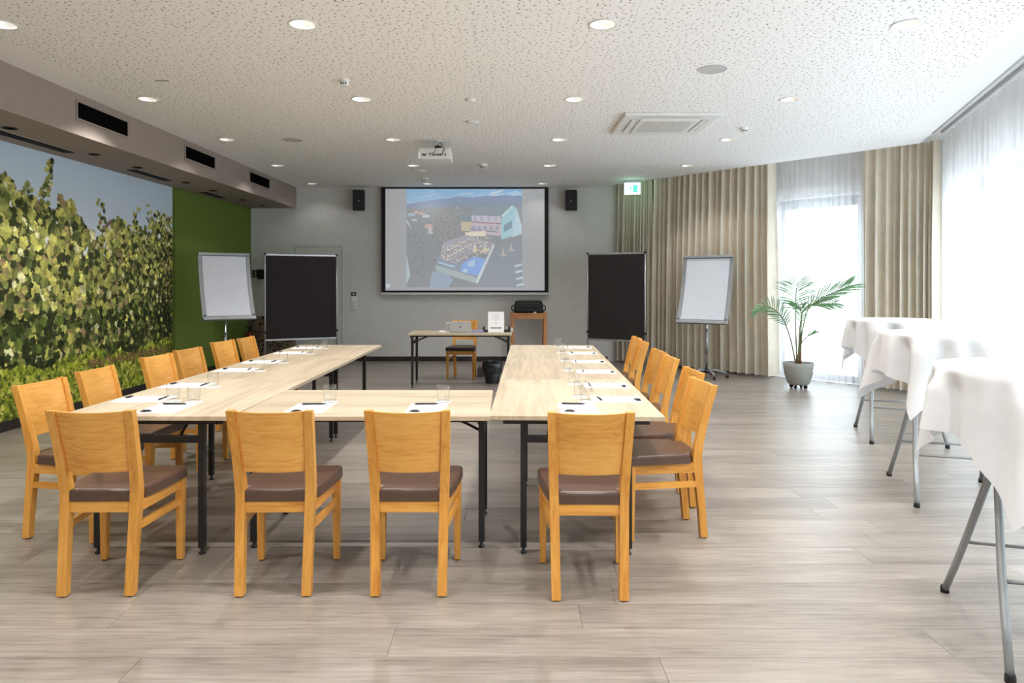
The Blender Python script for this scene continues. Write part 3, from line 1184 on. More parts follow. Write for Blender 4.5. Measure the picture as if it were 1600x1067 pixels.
def screen_picture():
    # 1 sample = one unit of a 1:1 sketch of the projected slide, 1600 x 1067 -> canvas metres
    kx = (w2 * 2 - 2 * bd) / (1455 - 108)
    hpic = hS - bt - 3.2 * ys / F
    kz = hpic / (918 - 80)
    cv_ = Canvas(w2 * 2 - 2 * bd, hpic, .0078)
    R = random.Random(11)
    def P(x, y):
        return ((x - 108) * kx, (918 - y) * kz)
    def poly(pts, col, a=1.):
        cv_.poly([P(*p) for p in pts], lin(*col), a)
    cv_.a[:] = lin(172, 173, 176)
    # dusk sky
    for k in range(14):
        f = k / 13
        c = (138 + 40 * f, 186 + 18 * f, 226 + 6 * f)
        poly([(286, 80 + k * 12), (1266, 80 + k * 12), (1266, 93 + k * 12), (286, 93 + k * 12)], c)
    for _ in range(26):
        x, y = R.uniform(300, 1200), R.uniform(90, 150)
        l = R.uniform(40, 150)
        poly([(x, y), (x + l, y - 8), (x + l + 20, y - 3), (x + 10, y + 5)], (196, 216, 232), .45)
    for _ in range(10):
        x, y = R.uniform(950, 1180), R.uniform(95, 130)
        poly([(x, y + 10), (x + 90, y - 10), (x + 100, y - 4), (x + 10, y + 16)], (226, 234, 240), .6)
    poly([(286, 206), (340, 200), (400, 186), (480, 176), (560, 166), (640, 160), (720, 142), (800, 146), (860, 152), (940, 140), (1040, 138), (1130, 134), (1266, 140), (1266, 300), (286, 300)], (140, 156, 186))
    poly([(286, 212), (420, 196), (560, 200), (700, 190), (850, 200), (1000, 190), (1266, 190), (1266, 320), (286, 320)], (142, 152, 172), .8)
    # town and woods
    poly([(286, 240), (500, 236), (760, 230), (1266, 220), (1266, 892), (286, 892)], (146, 150, 156))
    for _ in range(900):
        x, y = R.uniform(290, 760), R.uniform(250, 800)
        r = R.uniform(4, 15)
        g = R.uniform(-26, 20)
        poly([(x - r, y), (x, y - r * .8), (x + r, y), (x, y + r * .6)], (146 + g, 150 + g, 152 + g), .5)
    for x, y, w_, h_ in ((350, 262, 40, 20), (395, 270, 34, 22), (420, 290, 60, 26), (300, 280, 60, 22), (440, 370, 70, 36), (470, 400, 40, 50), (700, 232, 30, 12), (330, 330, 50, 16)):
        poly([(x, y + h_), (x, y + 6), (x + w_ / 2, y), (x + w_, y + 6), (x + w_, y + h_)], R.choice([(198, 196, 200), (206, 176, 170), (176, 190, 204)]))
    poly([(286, 360), (330, 410), (290, 330)], (196, 204, 206))
    poly([(500, 245), (640, 240), (720, 270), (740, 360), (690, 470), (560, 520), (510, 420)], (150, 152, 152))
    for _ in range(320):
        x, y = R.uniform(505, 735), R.uniform(246, 500)
        g = R.uniform(-24, 16)
        poly([(x - 10, y), (x, y - 9), (x + 10, y), (x, y + 7)], (148 + g, 150 + g, 148 + g), .6)
    poly([(286, 620), (320, 790), (286, 870)], (190, 204, 214))
    poly([(500, 770), (600, 740), (680, 830), (640, 892), (480, 892)], (160, 176, 196))
    # hotel
    poly([(850, 210), (1180, 214), (1090, 310), (836, 300)], (146, 158, 168))
    poly([(836, 300), (1086, 308), (1086, 362), (836, 348)], (206, 200, 212))
    poly([(830, 350), (1090, 364), (1090, 470), (826, 440)], (204, 190, 200))
    poly([(836, 346), (1090, 362), (1090, 374), (836, 358)], (168, 140, 150))
    poly([(745, 352), (836, 352), (830, 430), (750, 430)], (204, 190, 164))
    poly([(750, 330), (770, 300), (836, 306), (836, 350)], (128, 150, 160))
    for k in range(4):
        x = 850 + k * 60
        poly([(x, 312), (x + 26, 313), (x + 26, 344), (x, 342)], (176, 182, 200))
    for k in range(5):
        x = 838 + k * 50
        poly([(x, 386), (x + 30, 388), (x + 30, 424), (x, 420)], (160, 168, 186))
    poly([(826, 412), (920, 420), (920, 426), (826, 418)], (120, 128, 140))
    poly([(965, 425), (1060, 432), (1060, 440), (965, 432)], (120, 128, 140))
    poly([(1180, 214), (1216, 240), (1180, 470), (1090, 500), (1090, 330)], (170, 206, 218))
    poly([(1110, 380), (1180, 340), (1180, 400), (1110, 440)], (128, 154, 170))
    poly([(1216, 236), (1262, 380), (1262, 450), (1180, 480)], (190, 214, 226))
    poly([(1090, 300), (1180, 216), (1190, 224), (1100, 320)], (196, 226, 230))
    # lit terrace
    poly([(780, 440), (950, 430), (960, 470), (790, 470)], (240, 226, 206))
    poly([(600, 520), (800, 460), (1040, 530), (980, 620), (860, 600), (700, 700), (560, 660)], (176, 172, 184))
    for _ in range(300):
        x, y = R.uniform(580, 1010), R.uniform(470, 690)
        if y > 760 - (x - 560) * .35 or y < 560 - (x - 560) * .25:
            continue
        r = R.uniform(3, 8)
        poly([(x - r, y), (x, y - r), (x + r, y), (x, y + r)], R.choice([(246, 234, 214), (232, 208, 172), (250, 244, 232), (150, 146, 150), (128, 140, 134), (214, 186, 160)]), .9)
    for x, y in ((1105, 560), (1172, 520), (870, 520), (955, 520)):
        poly([(x - 8, y + 60), (x, y - 6), (x + 8, y + 60)], (246, 236, 210))
        poly([(x - 30, y + 64), (x, y + 46), (x + 36, y + 66), (x, y + 82)], (234, 214, 180), .8)
    for k in range(9):                                                  # rows of loungers and parasols
        for q in range(2):
            x, y = 610 + k * 24 + q * 20, 600 - k * 13 + q * 42
            poly([(x, y), (x + 18, y - 9), (x + 24, y - 4), (x + 6, y + 6)], (244, 238, 228), .9)
            poly([(x + 4, y + 9), (x + 20, y), (x + 22, y + 4), (x + 8, y + 13)], (120, 126, 128), .8)
    for _ in range(120):
        x, y = R.uniform(560, 1020), R.uniform(470, 660)
        if 560 - (x - 560) * .25 < y < 690 - (x - 560) * .2:
            g = R.uniform(-30, 10)
            poly([(x - 7, y), (x, y - 8), (x + 7, y), (x, y + 6)], (140 + g, 148 + g, 138 + g), .7)
    # pool
    poly([(530, 690), (560, 650), (700, 700), (850, 640), (950, 660), (870, 808), (700, 760)], (150, 160, 178))
    poly([(770, 690), (860, 640), (955, 655), (905, 800), (740, 760)], (142, 178, 236))
    poly([(800, 690), (870, 660), (860, 720), (810, 720)], (196, 214, 244), .8)
    poly([(760, 750), (800, 735), (800, 772), (765, 770)], (206, 220, 246), .8)
    poly([(550, 678), (700, 715), (690, 730), (560, 696)], (176, 206, 224))
    poly([(530, 705), (880, 812), (885, 862), (640, 790), (530, 745)], (176, 190, 192))
    poly([(1020, 540), (1034, 548), (890, 862), (872, 850), (890, 800)], (206, 218, 222))
    poly([(1040, 560), (1200, 500), (1264, 540), (1264, 880), (900, 880)], (146, 156, 168), .55)
    for x, y in ((1200, 710), (1206, 760), (1212, 815), (1216, 870)):
        poly([(x, y), (x + 60, y - 14), (x + 64, y + 4), (x + 4, y + 18)], (196, 214, 224))
    # small square mark on the slide
    poly([(112, 862), (146, 862), (146, 894), (112, 894)], (206, 210, 222))
    poly([(118, 874), (140, 874), (140, 878), (118, 878)], (180, 184, 196))
    nz = np.random.default_rng(5).normal(0, .035, cv_.a.shape[:2] + (1,)).astype(np.float32)
    cv_.a[:] = (cv_.a * .82 + lin(178, 181, 186) * .18) * (1 + nz)
    cv_.build('projected_picture', 'screen_print', root, (-w2 + bd, -.001, 3.2 * ys / F), (1, 0, 0), (0, 0, 1))


screen_picture()

for (px, lab) in ((560, 'black wall loudspeaker on the left of the projection screen'), (893, 'black wall loudspeaker on the right of the projection screen')):
    p0, p1 = atd(px - 9.3, 297, DB - .2), atd(px + 9.3, 328.5, DB - .2)
    w_, h_ = p1.x - p0.x, p0.z - p1.z
    root = thing('wall_speaker', lab, 'loudspeaker', ((p0.x + p1.x) / 2, DB - .16, p1.z), .18 if px < 700 else -.14)
    MB().rbox((-w_ / 2, -.1, 0), (w_ / 2, .1, h_), .02).build('cabinet', 'black_plastic', root)
    MB().rbox((-w_ / 2 + .012, -.108, .014), (w_ / 2 - .012, -.098, h_ - .014), .012).build('grille', 'black_cloth', root)
    MB().lathe([(0, 0), (.012, .0), (.012, .004)], 12, mat=T(0, -.1095, h_ * .45, PI / 2)).build('badge', 'offwhite', root)
    MB().box((-.03, .09, h_ * .3), (.03, .15, h_ * .7)).build('bracket', 'black', root)

# remote holder, switch plate, black box, extinguisher and perforated screen on the left of the back wall
p0, p1 = atd(548, 457, DB), atd(558, 483, DB)
root = thing('wall_remote', 'white remote control in a wall holder right of the grey door', 'remote control', ((p0.x + p1.x) / 2, DB, p1.z))
hh_ = p0.z - p1.z
MB().rbox((-.045, -.02, 0), (.045, 0, hh_ * .82), .006).build('remote', 'white', root)
MB().rbox((-.042, -.03, hh_ * .8), (.042, -.0, hh_ * 1.03), .004).build('holder_head', 'black_plastic', root)
MB().box((-.018, -.032, hh_ * .86), (.018, -.03, hh_ * .95)).build('display', 'white', root)
m = MB()
for r_ in range(4):
    for c2 in range(2):
        m.box((-.026 + c2 * .03, -.022, .03 + r_ * .035), (-.004 + c2 * .03, -.02, .05 + r_ * .035))
m.build('buttons', 'grey_print', root)
p0, p1 = atd(391, 422, DB), atd(403, 433, DB)
root = thing('switch_plate', 'black wall switch plate with light buttons beside the left flip chart', 'light switch', (p0.x, DB, p1.z))
w_, h_ = p1.x - p0.x, p0.z - p1.z
MB().rbox((0, -.012, 0), (w_, 0, h_), .003).build('plate', 'black_plastic', root)
for (a, b, c, d) in ((.16, .12, .4, .4), (.16, .58, .4, .86), (.62, .15, .8, .85)):
    MB().box((a * w_, -.015, b * h_), (c * w_, -.012, d * h_)).build('button', 'offwhite', root)
p0, p1 = atd(403.5, 421, DB), atd(414, 436, DB)
root = thing('wall_box', 'black box on the back wall half hidden by the left board', 'wall box', (p0.x, DB, p1.z))
MB().rbox((0, -.06, 0), (p1.x - p0.x, 0, p0.z - p1.z), .006).build('case', 'black_plastic', root)
MB().box((.02, -.063, .03), (p1.x - p0.x - .02, -.06, .06)).build('lid_edge', 'black', root)
p0 = atd(390, 0, DB - .2)
pz = EYE - (494 - PY0) * (DB - .1) / F
x0_, x1_ = atd(393, 0, DB).x, atd(462, 0, DB).x
root = thing('perforated_screen', 'low brown perforated panel against the back wall behind the left board', 'panel', (x0_, DB, 0))
MB().rbox((0, -.14, .03), (x1_ - x0_, -.02, pz), .008).build('front_panel', 'cabinet_dots', root)
MB().box((.03, -.12, 0), (x1_ - x0_ - .03, -.03, .03)).build('plinth', 'base_dark', root)
xe = left_x(DB - .25) + .14
root = thing('fire_extinguisher', 'dark red fire extinguisher standing in the left back corner', 'fire extinguisher', (xe, DB - .3, 0))
MB().lathe([(0, 0.02), (.06, .02), (.075, .04), (.075, .46), (.06, .52), (.03, .55), (.028, .58)], 20).build('cylinder', 'red', root)
MB().lathe([(.07, 0), (.08, 0), (.08, .05), (.07, .05)], 20).build('foot_ring', 'black', root)
m = MB().box((-.02, -.03, .575), (.02, .03, .62)).tube([(0, -.02, .62), (0, -.1, .66), (0, -.14, .65)], .01, 8)
m.build('valve', 'black', root)
MB().tube([(.02, 0, .6), (.09, -.02, .57), (.1, -.03, .4), (.09, -.03, .2)], .012, 8).build('hose', 'black', root)

# ================================================================== curtains
def curtain(name, label, mat, path, z0, z1, folds, amp, seed, lean=0., rows=14, group=None, cat='curtain'):
    """pleated cloth hung along a line; path = list of ground points"""
    R = random.Random(seed)
    pts = [Vector(p) for p in path]
    seg = [(b - a).length for a, b in zip(pts, pts[1:])]
    L = sum(seg)
    per = 14
    n = folds * per
    edges = [0.]
    for k in range(folds):
        edges.append(edges[-1] + R.uniform(.6, 1.4))
    edges = [e / edges[-1] for e in edges]
    am = [R.uniform(.6, 1.25) for _ in range(folds)]
    ph2 = R.uniform(0, 6)
    org = pts[0]
    rows_ = []
    prof = []
    for k in range(n + 1):
        f, q = min(k // per, folds - 1), (k - min(k // per, folds - 1) * per) / per
        s = (edges[f] + (edges[f + 1] - edges[f]) * q)
        a = 1 - 2 * abs(math.cos(PI * q)) ** 2.6
        prof.append((s, a * am[f], f, q))
    for r in range(rows + 1):
        t = r / rows
        z = z1 + (z0 - z1) * t
        row = []
        for s, a, f, q in prof:
            d = s * L
            i = 0
            while i < len(seg) - 1 and d > seg[i]:
                d -= seg[i]
                i += 1
            u = (pts[i + 1] - pts[i]).normalized()
            nn = Vector((u.y, -u.x))
            g = .55 + .45 * min(1, t * 2.2) + .03 * math.sin(t * 3 + f * 1.7 + ph2)
            off = a * amp * g
            along = .012 * math.sin(2 * PI * q) * amp / .06 * g + lean * t * (s - .5)
            p = pts[i] + u * (d + along) + nn * off
            row.append((p.x - org.x, p.y - org.y, z))
        rows_.append(row)
    o = MB().grid(rows_).build(name, mat, None, (org.x, org.y, 0))
    return tag(o, label, cat, group)


def line_at(px, off):
    return on_ray(px, EC + n1 * off, e1)


offD, offS = .27, .435
c0 = meet(EC + n1 * offD, e1, Vector((0, DB - .1)), Vector((1, 0)))
c1 = line_at(1017, offD)
c2 = line_at(1209, offD)
curtain('drape', 'beige floor length drape at the back corner behind the right black board', 'drape', [c0, c1], .035, ZC + .06, 12, .085, 21, .0, group='beige drapes')
curtain('drape', 'widest beige pleated drape, between the right black board and the palm', 'drape', [c1 + e1 * .03, c2], .035, ZC + .06, 19, .09, 22, .08, group='beige drapes')
d0 = line_at(1347, offD)
dc = meet(EC + n1 * offD, e1, EC + n2 * .22, e2)
curtain('drape', 'beige drape in the room corner behind the far cocktail table', 'drape', [d0, dc - e1 * .04, dc + e2 * -.10 + n2 * .0], .035, ZC + .06, 10, .085, 23, group='beige drapes')
s0_, s1_ = line_at(1196, offS), line_at(1352, offS)
curtain('sheer_curtain', 'white see-through curtain over the tall window behind the palm', 'sheer', [s0_, s1_], .02, ZC + .085, 17, .03, 31, group='white sheer curtains')
sc = EC + n2 * .27
pstart = meet(sc, e2, dc - e1 * .0, e1)
a_ = pstart - e2 * .12
tot = (a_.y - .9) / e2.y
b_ = a_ - e2 * (tot * .5)
curtain('sheer_curtain', 'white see-through curtain on the right wall behind the cocktail tables', 'sheer', [a_, b_], .02, ZC + .085, 30, .035, 32, group='white sheer curtains')
curtain('sheer_curtain', 'white see-through curtain on the right wall nearest the camera', 'sheer', [b_ - e2 * .02, a_ - e2 * tot], .02, ZC + .085, 30, .035, 33, group='white sheer curtains')

# ================================================================== tables
def make_table(name, label, L, Wd, leg_in_end=.09, group=None, top='top_x', leg_span=.56, rail=True):
    """folding table, long side along x"""
    root = thing(name, label, 'table', (0, 0, 0), 0, group)
    MB().rbox((-L / 2, -Wd / 2, .7245), (L / 2, Wd / 2, .75), .0022, seg=1).build('tabletop', top, root)
    e = .03
    m = MB()
    for sy in (-1, 1):
        yy = sy * (Wd / 2 - .11)
        m.box((-L / 2 + .05, yy - .012, .70), (L / 2 - .05, yy + .012, .7245))
    m.build('side_rail', 'black', root)
    for sx in (-1, 1):
        x_ = sx * (L / 2 - leg_in_end)
        MB().rbox((x_ - .018, -leg_span / 2 - .11, .695), (x_ + .018, leg_span / 2 + .11, .7243), .003).build('top_bar', 'black', root)
        MB().rbox((x_ - .014, -leg_span / 2, .595), (x_ + .014, leg_span / 2, .632), .003).build('crossbar', 'black', root)
        for sy in (-1, 1):
            lg = MB().tube([(x_, sy * leg_span / 2, .70), (x_, sy * leg_span / 2, .035)], .0165, 4, square=True).build('leg', 'black', root)
            MB().lathe([(0, 0), (.016, 0), (.018, .008), (.009, .014), (.009, .036)], 12, mat=T(x_, sy * leg_span / 2, 0)).build('foot', 'black', lg)
            MB().tube([(x_ - sx * .005, sy * leg_span * .27, .61), (x_ - sx * .10, sy * leg_span * .25, .655), (x_ - sx * .22, sy * leg_span * .25, .705)], .008, 6).build('brace', 'black', root)
    return root


TL = (8.0 - 3.70) / 3
fr_y = 3.69
GT = 'conference tables set in a U'
nearL, farL = Vector((-1.90, fr_y)), Vector((-1.845, 7.92))
nearR, farR = Vector((.377, fr_y)), Vector((.525, 7.90))
dl_, dr_ = (farL - nearL), (farR - nearR)
tabs = []
base_tab = make_table('conference_table', '', 1.400, .92, .075, GT)
for side, p, d in (('left', nearL, dl_), ('right', nearR, dr_)):
    for k in range(3):
        c = p + d * ((k + .5) / 3)
        an = math.atan2(d.y, d.x)
        lab = '%s pale oak folding table of the %s wing of the U' % (['nearest', 'middle', 'farthest'][k], side)
        if side == 'left' and k == 0:
            t_ = base_tab
            t_['label'] = lab
            t_.location = (c.x, c.y, 0)
            t_.rotation_euler.z = an
        else:
            t_ = dup(base_tab, (c.x, c.y, 0), an, lab, GT)
        for ch in t_.children:
            if ch.name.startswith('tabletop'):
                pass
MX = (nearL.x + .475 + nearR.x - .455) / 2
ml = (nearR.x - .455) - (nearL.x + .475)
mid_t = make_table('conference_table', 'pale oak folding table across the front, joining both wings of the U', ml, .90, .05, GT)
mid_t.location = (MX, fr_y + .45, 0)

pd0, pd1 = atd(637, 524, 9.63), atd(800, 524, 9.63)
desk = make_table('presenter_desk', 'narrow oak folding desk standing alone before the projection screen', pd1.x - pd0.x, .70, .05, None, leg_span=.5)
desk.location = ((pd0.x + pd1.x) / 2, 9.63 + .35, 0)

# ================================================================== chairs
def make_chair(vinyl='vinyl', dull=False):
    """honey oak chair, faces +y, origin on the floor under the seat"""
    root = thing('conference_chair', 'honey oak chair with a brown vinyl seat', 'chair')
    oz, ox_, oy = ('oak_z', 'oak_x', 'oak_y')
    st = MB()
    lw = .021
    def up(x, z):                                # centre line of a rear upright
        f = z / .45
        if z < .45:
            return (x * (.154 + .007 * f), -.215 + .045 * f ** 1.2)
        g = (z - .45) / .42
        return (x * (.161 + .016 * g), -.170 - .012 * g - .085 * g ** 1.35)
    zs = [.006, .15, .30, .42, .47, .55, .65, .76, .868]
    for sx in (-1, 1):
        rows = []
        for z in zs:
            cx, cy = up(sx, z)
            wy = .020 + .006 * math.exp(-((z - .45) / .14) ** 2)
            wx = lw if z < .5 else lw * (1 - .12 * (z - .5) / .37)
            r_ = [(cx - wx, cy - wy, z), (cx + wx, cy - wy, z), (cx + wx, cy + wy, z), (cx - wx, cy + wy, z)]
            rows.append(r_)
        m = MB().grid(rows, smooth=False, close=True)
        m.add(rows[0], [(3, 2, 1, 0)]).add(rows[-1], [(0, 1, 2, 3)])
        lg = m.build('leg', oz, root)
        cx, cy = up(sx, 0)
        MB().lathe([(0, 0), (.014, 0), (.016, .007)], 10, mat=T(cx, cy, 0)).build('glide', 'black', lg)
        # tapered front leg
        xf, yf = sx * .196, .215
        m = MB().hexa([(xf - .015, yf - .016, .006), (xf + .015, yf - .016, .006), (xf + .015, yf + .016, .006), (xf - .015, yf + .016, .006)],
                      [(xf - .020, yf - .022, .428), (xf + .020, yf - .022, .428), (xf + .020, yf + .022, .428), (xf - .020, yf + .022, .428)])
        lg = m.build('leg', oz, root)
        MB().lathe([(0, 0), (.012, 0), (.014, .007)], 10, mat=T(xf, yf, 0)).build('glide', 'black', lg)
        # side rail and stretcher
        a0, a1 = (sx * .168, -.165), (sx * .196, .215)
        def bar(z0, z1, th, nm):
            d = (Vector(a1) - Vector(a0)).normalized()
            q = Vector((-d.y, d.x)) * th
            b4 = [(a0[0] + q.x, a0[1] + q.y), (a0[0] - q.x, a0[1] - q.y), (a1[0] - q.x, a1[1] - q.y), (a1[0] + q.x, a1[1] + q.y)]
            m = MB().hexa([(*p_, z0) for p_ in b4], [(*p_, z1) for p_ in b4])
            m.build(nm, oy, root)
        bar(.376, .428, .011, 'side_rail')
        bar(.292, .326, .009, 'stretcher')
    MB().rbox((-.155, -.187, .376), (.155, -.162, .428), .002).build('rear_rail', ox_, root)
    MB().rbox((-.184, .205, .376), (.184, .228, .428), .002).build('front_rail', ox_, root)
    # curved back panel between the uprights
    rows = []
    nz, nx = 6, 12
    front, back = [], []
    for i in range(nz + 1):
        z = .572 + (.864 - .572) * i / nz
        hx = up(1, z)[0] - lw * .8
        cy = up(1, z)[1]
        f_, b2 = [], []
        for k in range(nx + 1):
            q = -1 + 2 * k / nx
            bow = -.026 * (1 - q * q)
            f_.append((q * hx, cy + .008 + bow, z + (-.004 * (1 - q * q) if i == nz else 0)))
            b2.append((q * hx, cy - .008 + bow, z + (-.004 * (1 - q * q) if i == nz else 0)))
        front.append(f_)
        back.append(b2)
    m = MB()
    m.grid(list(reversed(front)))
    m.grid(back)
    m.add([], [])
    for i in (0, nz):
        m.grid([front[i], back[i]] if i == 0 else [back[i], front[i]], smooth=False)
    m.build('backrest', ox_, root)
    # cushion: narrow between the uprights, wider in front, rounded
    poly = [(-.143, -.192), (.143, -.192), (.143, -.136), (.188, -.128)]
    right = [(.205, .0), (.217, .12), (.222, .20)]
    corner = [(.196 + .028 * math.cos(a), .226 + .028 * math.sin(a)) for a in (0.0, .5, 1.0, 1.57)]
    half = right + corner
    poly += half + [(-x_, y_) for x_, y_ in reversed(half)] + [(-.188, -.128), (-.143, -.136)]
    bm = bmesh.new()
    vs0 = [bm.verts.new((x_, y_, .43)) for x_, y_ in poly]
    fc = bm.faces.new(vs0)
    ret = bmesh.ops.extrude_face_region(bm, geom=[fc])
    nv = [g for g in ret['geom'] if isinstance(g, bmesh.types.BMVert)]
    for v in nv:
        v.co.z = .486
    bm.normal_update()
    te = [e_ for e_ in bm.edges if all(v.co.z > .45 for v in e_.verts)]
    bmesh.ops.bevel(bm, geom=te, offset=.016, segments=3, affect='EDGES', profile=.5)
    bm.normal_update()
    bmesh.ops.recalc_face_normals(bm, faces=bm.faces)
    bm.verts.index_update()
    m = MB().add([v.co[:] for v in bm.verts], [[v.index for v in f2.verts] for f2 in bm.faces], 0, False)
    bm.free()
    m.build('seat', vinyl, root)
    return root


chair0 = make_chair()
GC = 'honey oak chairs around the conference tables'
spots = []
for k, (x_, y_, rz) in enumerate(((-1.893, 3.475, .02), (-1.075, 3.475, .015), (-.445, 3.475, 0), (.39, 3.43, -.01))):
    spots.append((x_, y_, rz, 'oak chair with its back to the camera in the front row, %s' % ['leftmost', 'second from left', 'third from left', 'rightmost'][k]))
for k, (x_, y_, rz) in enumerate(((-2.48, 4.13, -PI / 2 - .10), (-2.51, 4.76, -PI / 2 - .03), (-2.53, 5.61, -PI / 2 - .12), (-2.54, 6.18, -PI / 2 - .14), (-2.56, 6.99, -PI / 2 - .16), (-2.50, 7.5, -PI / 2 - .03))):
    spots.append((x_, y_, rz, 'oak chair on the vineyard side of the left wing, %s from the camera' % ORD[k]))
for k, (x_, y_, rz) in enumerate(((.905, 4.15, PI / 2 + .07), (.995, 4.70, PI / 2 + .02), (1.04, 5.53, PI / 2), (1.06, 6.06, PI / 2 + .02), (1.11, 7.0, PI / 2), (1.14, 7.50, PI / 2))):
    spots.append((x_, y_, rz, 'oak chair on the window side of the right wing, %s from the camera' % ORD[k]))
for k, (x_, y_, rz, lab) in enumerate(spots):
    if k == 0:
        chair0.location = (x_, y_, 0)
        chair0.rotation_euler.z = rz
        chair0['label'] = lab
        chair0['group'] = GC
    else:
        dup(chair0, (x_, y_, 0), rz, lab, GC)
pc = make_chair('vinyl_dark')
pc['label'] = 'oak chair with a black seat behind the desk, facing the camera'
pcx = (at(701, 594, 0).x + at(742, 594, 0).x) / 2
pc.location = (pcx, 10.72, 0)
pc.rotation_euler.z = PI - .1

# ================================================================== place settings
TZ = .75
pad0 = MB().rbox((-.105, -.1485, 0), (.105, .1485, .003), .0008, seg=1)
pad_sheet = MB().box((-.1045, -.148, .003), (.1045, .148, .0034))
def make_glass():
    root = thing('water_glass', '', 'glass')
    MB().lathe([(.030, .002), (.034, .012), (.038, .05), (.037, .085), (.0345, .1), (.033, .1), (.0355, .085), (.0365, .05), (.0325, .014)], 24).build('bowl', 'glass', root)
    MB().lathe([(0, 0), (.029, 0), (.0325, .012), (.02, .014), (0, .013)], 24).build('base', 'glass', root)
    return root


def make_pen():
    root = thing('pen', '', 'pen')
    MB().tube([(-.062, 0, .0055), (.05, 0, .0055), (.066, 0, .005), (.071, 0, .0045)], [.005, .005, .003, .0008], 10).build('barrel', 'pen', root)
    MB().box((-.06, -.0015, .0105), (-.02, .0015, .0125)).build('clip', 'alu', root)
    MB().tube([(-.07, 0, .0055), (-.062, 0, .0055)], .0028, 8).build('button', 'alu', root)
    return root


def make_sweet():
    root = thing('wrapped_sweet', '', 'sweet')
    MB().rbox((-.018, -.013, 0.0004), (.018, .013, .011), .004).build('filling', 'sweet', root)
    for s in (-1, 1):
        MB().hexa([(s * .017, -.008, .002), (s * .027, -.013, .001), (s * .027, .013, .001), (s * .017, .008, .002)] if s > 0 else [(s * .027, -.013, .001), (s * .017, -.008, .002), (s * .017, .008, .002), (s * .027, .013, .001)],
                  [(s * .017, -.008, .008), (s * .027, -.013, .006), (s * .027, .013, .006), (s * .017, .008, .008)] if s > 0 else [(s * .027, -.013, .006), (s * .017, -.008, .008), (s * .017, .008, .008), (s * .027, .013, .006)]).build('wrapper_end', 'sweet', root)
    return root


def make_pad():
    root = thing('notepad', '', 'notepad')
    pad0.build('pad', 'paper', root)
    m = MB()
    m.box((-.1, -.143, .003), (.1, -.14, .0033))
    m.box((-.06, .128, .003), (.06, .131, .0033))
    m.build('printed_line', 'grey_print', root)
    return root


def make_coaster():
    root = thing('coaster', '', 'coaster')
    MB().lathe([(0, 0), (.046, 0), (.047, .0008), (.046, .0016), (0, .0016)], 28).build('paper_disc', 'paper', root)
    MB().lathe([(.038, .0017), (.041, .0017)], 28).build('printed_ring', 'grey_print', root)
    return root


protos = {}
def put(kind, maker, loc, rz, lab, grp):
    if kind not in protos:
        o = protos[kind] = maker()
        o.location = loc
        o.rotation_euler.z = rz
        o['label'] = lab
        o['group'] = grp
    else:
        dup(protos[kind], loc, rz, lab, grp)


def setting(cx, cy, rz, where):
    """cx, cy: middle of the notepad; rz: heading of the guest (0 looks away from the camera)"""
    c, s = math.cos(rz), math.sin(rz)
    def q(a, b):
        return (cx + a * c - b * s, cy + a * s + b * c)
    j = lambda v: rnd.uniform(-v, v)
    put('pad', make_pad, (cx, cy, TZ), rz + j(.02), 'white notepad on the table ' + where, 'notepads at the places')
    x_, y_ = q(-.01 + j(.012), .105 + j(.008))
    put('pen', make_pen, (x_, y_, TZ + .0033), rz + .04 + j(.12), 'black pen lying on the notepad ' + where, 'pens on the notepads')
    x_, y_ = q(-.05 + j(.01), -.115 + j(.008))
    put('sweet', make_sweet, (x_, y_, TZ + .003), rz + j(.3), 'dark wrapped sweet on the notepad ' + where, 'sweets on the notepads')
    x_, y_ = q(.065 + j(.01), .205 + j(.006))
    put('coaster', make_coaster, (x_, y_, TZ), 0, 'white paper coaster under the glass ' + where, 'paper coasters')
    put('glass', make_glass, (x_, y_, TZ + .0017), 0, 'clear water glass ' + where, 'water glasses')


for k, x_ in enumerate((-1.88, -1.085, -.435, .405)):
    setting(x_, 3.915, 0, 'at the front row chair ' + ['leftmost', 'second from left', 'third from left', 'rightmost'][k])
for k, y_ in enumerate((4.22, 4.78, 5.62, 6.2, 7.0, 7.55)):
    x_ = nearL.x + dl_.x * (y_ - fr_y) / dl_.y - .27
    setting(x_, y_, -PI / 2 + .0, 'on the left wing, %s place from the camera' % ORD[k])
for k, y_ in enumerate((4.22, 4.78, 5.53, 6.23, 6.97, 7.6)):
    x_ = nearR.x + dr_.x * (y_ - fr_y) / dr_.y + .27
    setting(x_, y_, PI / 2 - .03, 'on the right wing, %s place from the camera' % ORD[k])

# ================================================================== boards and flip charts
def pinboard(label, P0, P1, z0, z1):
    """P0, P1: left and right post on the ground"""
    d = Vector(P1) - Vector(P0)
    Wd = d.length
    root = thing('pinboard', label, 'pinboard', (P0[0], P0[1], 0), math.atan2(d.y, d.x))
    MB().box((.012, -.012, z0 + .02), (Wd - .012, .012, z1 - .015)).build('felt', 'felt_black', root)
    m = MB().rbox((0, -.016, z0), (Wd, .016, z0 + .028), .003).rbox((0, -.016, z1 - .028), (Wd, .016, z1), .003)
    m.build('frame_rail', 'alu', root)
    for x_ in (0, Wd):
        lg = MB().tube([(x_, 0, .03), (x_, 0, z1 - .02)], .014, 12).build('leg', 'alu', root)
        MB().tube([(x_, -.26, .018), (x_, -.2, .03), (x_, .2, .03), (x_, .26, .018)], .014, 10).build('foot', 'alu', lg)
        MB().rbox((x_ - .018, -.02, z1 - .02), (x_ + .018, .02, z1 + .012), .004).build('corner_cap', 'black_plastic', root)
        MB().rbox((x_ - .016, -.024, z0 + .12), (x_ + .016, .02, z0 + .16), .004).build('clamp', 'black_plastic', root)
    return root


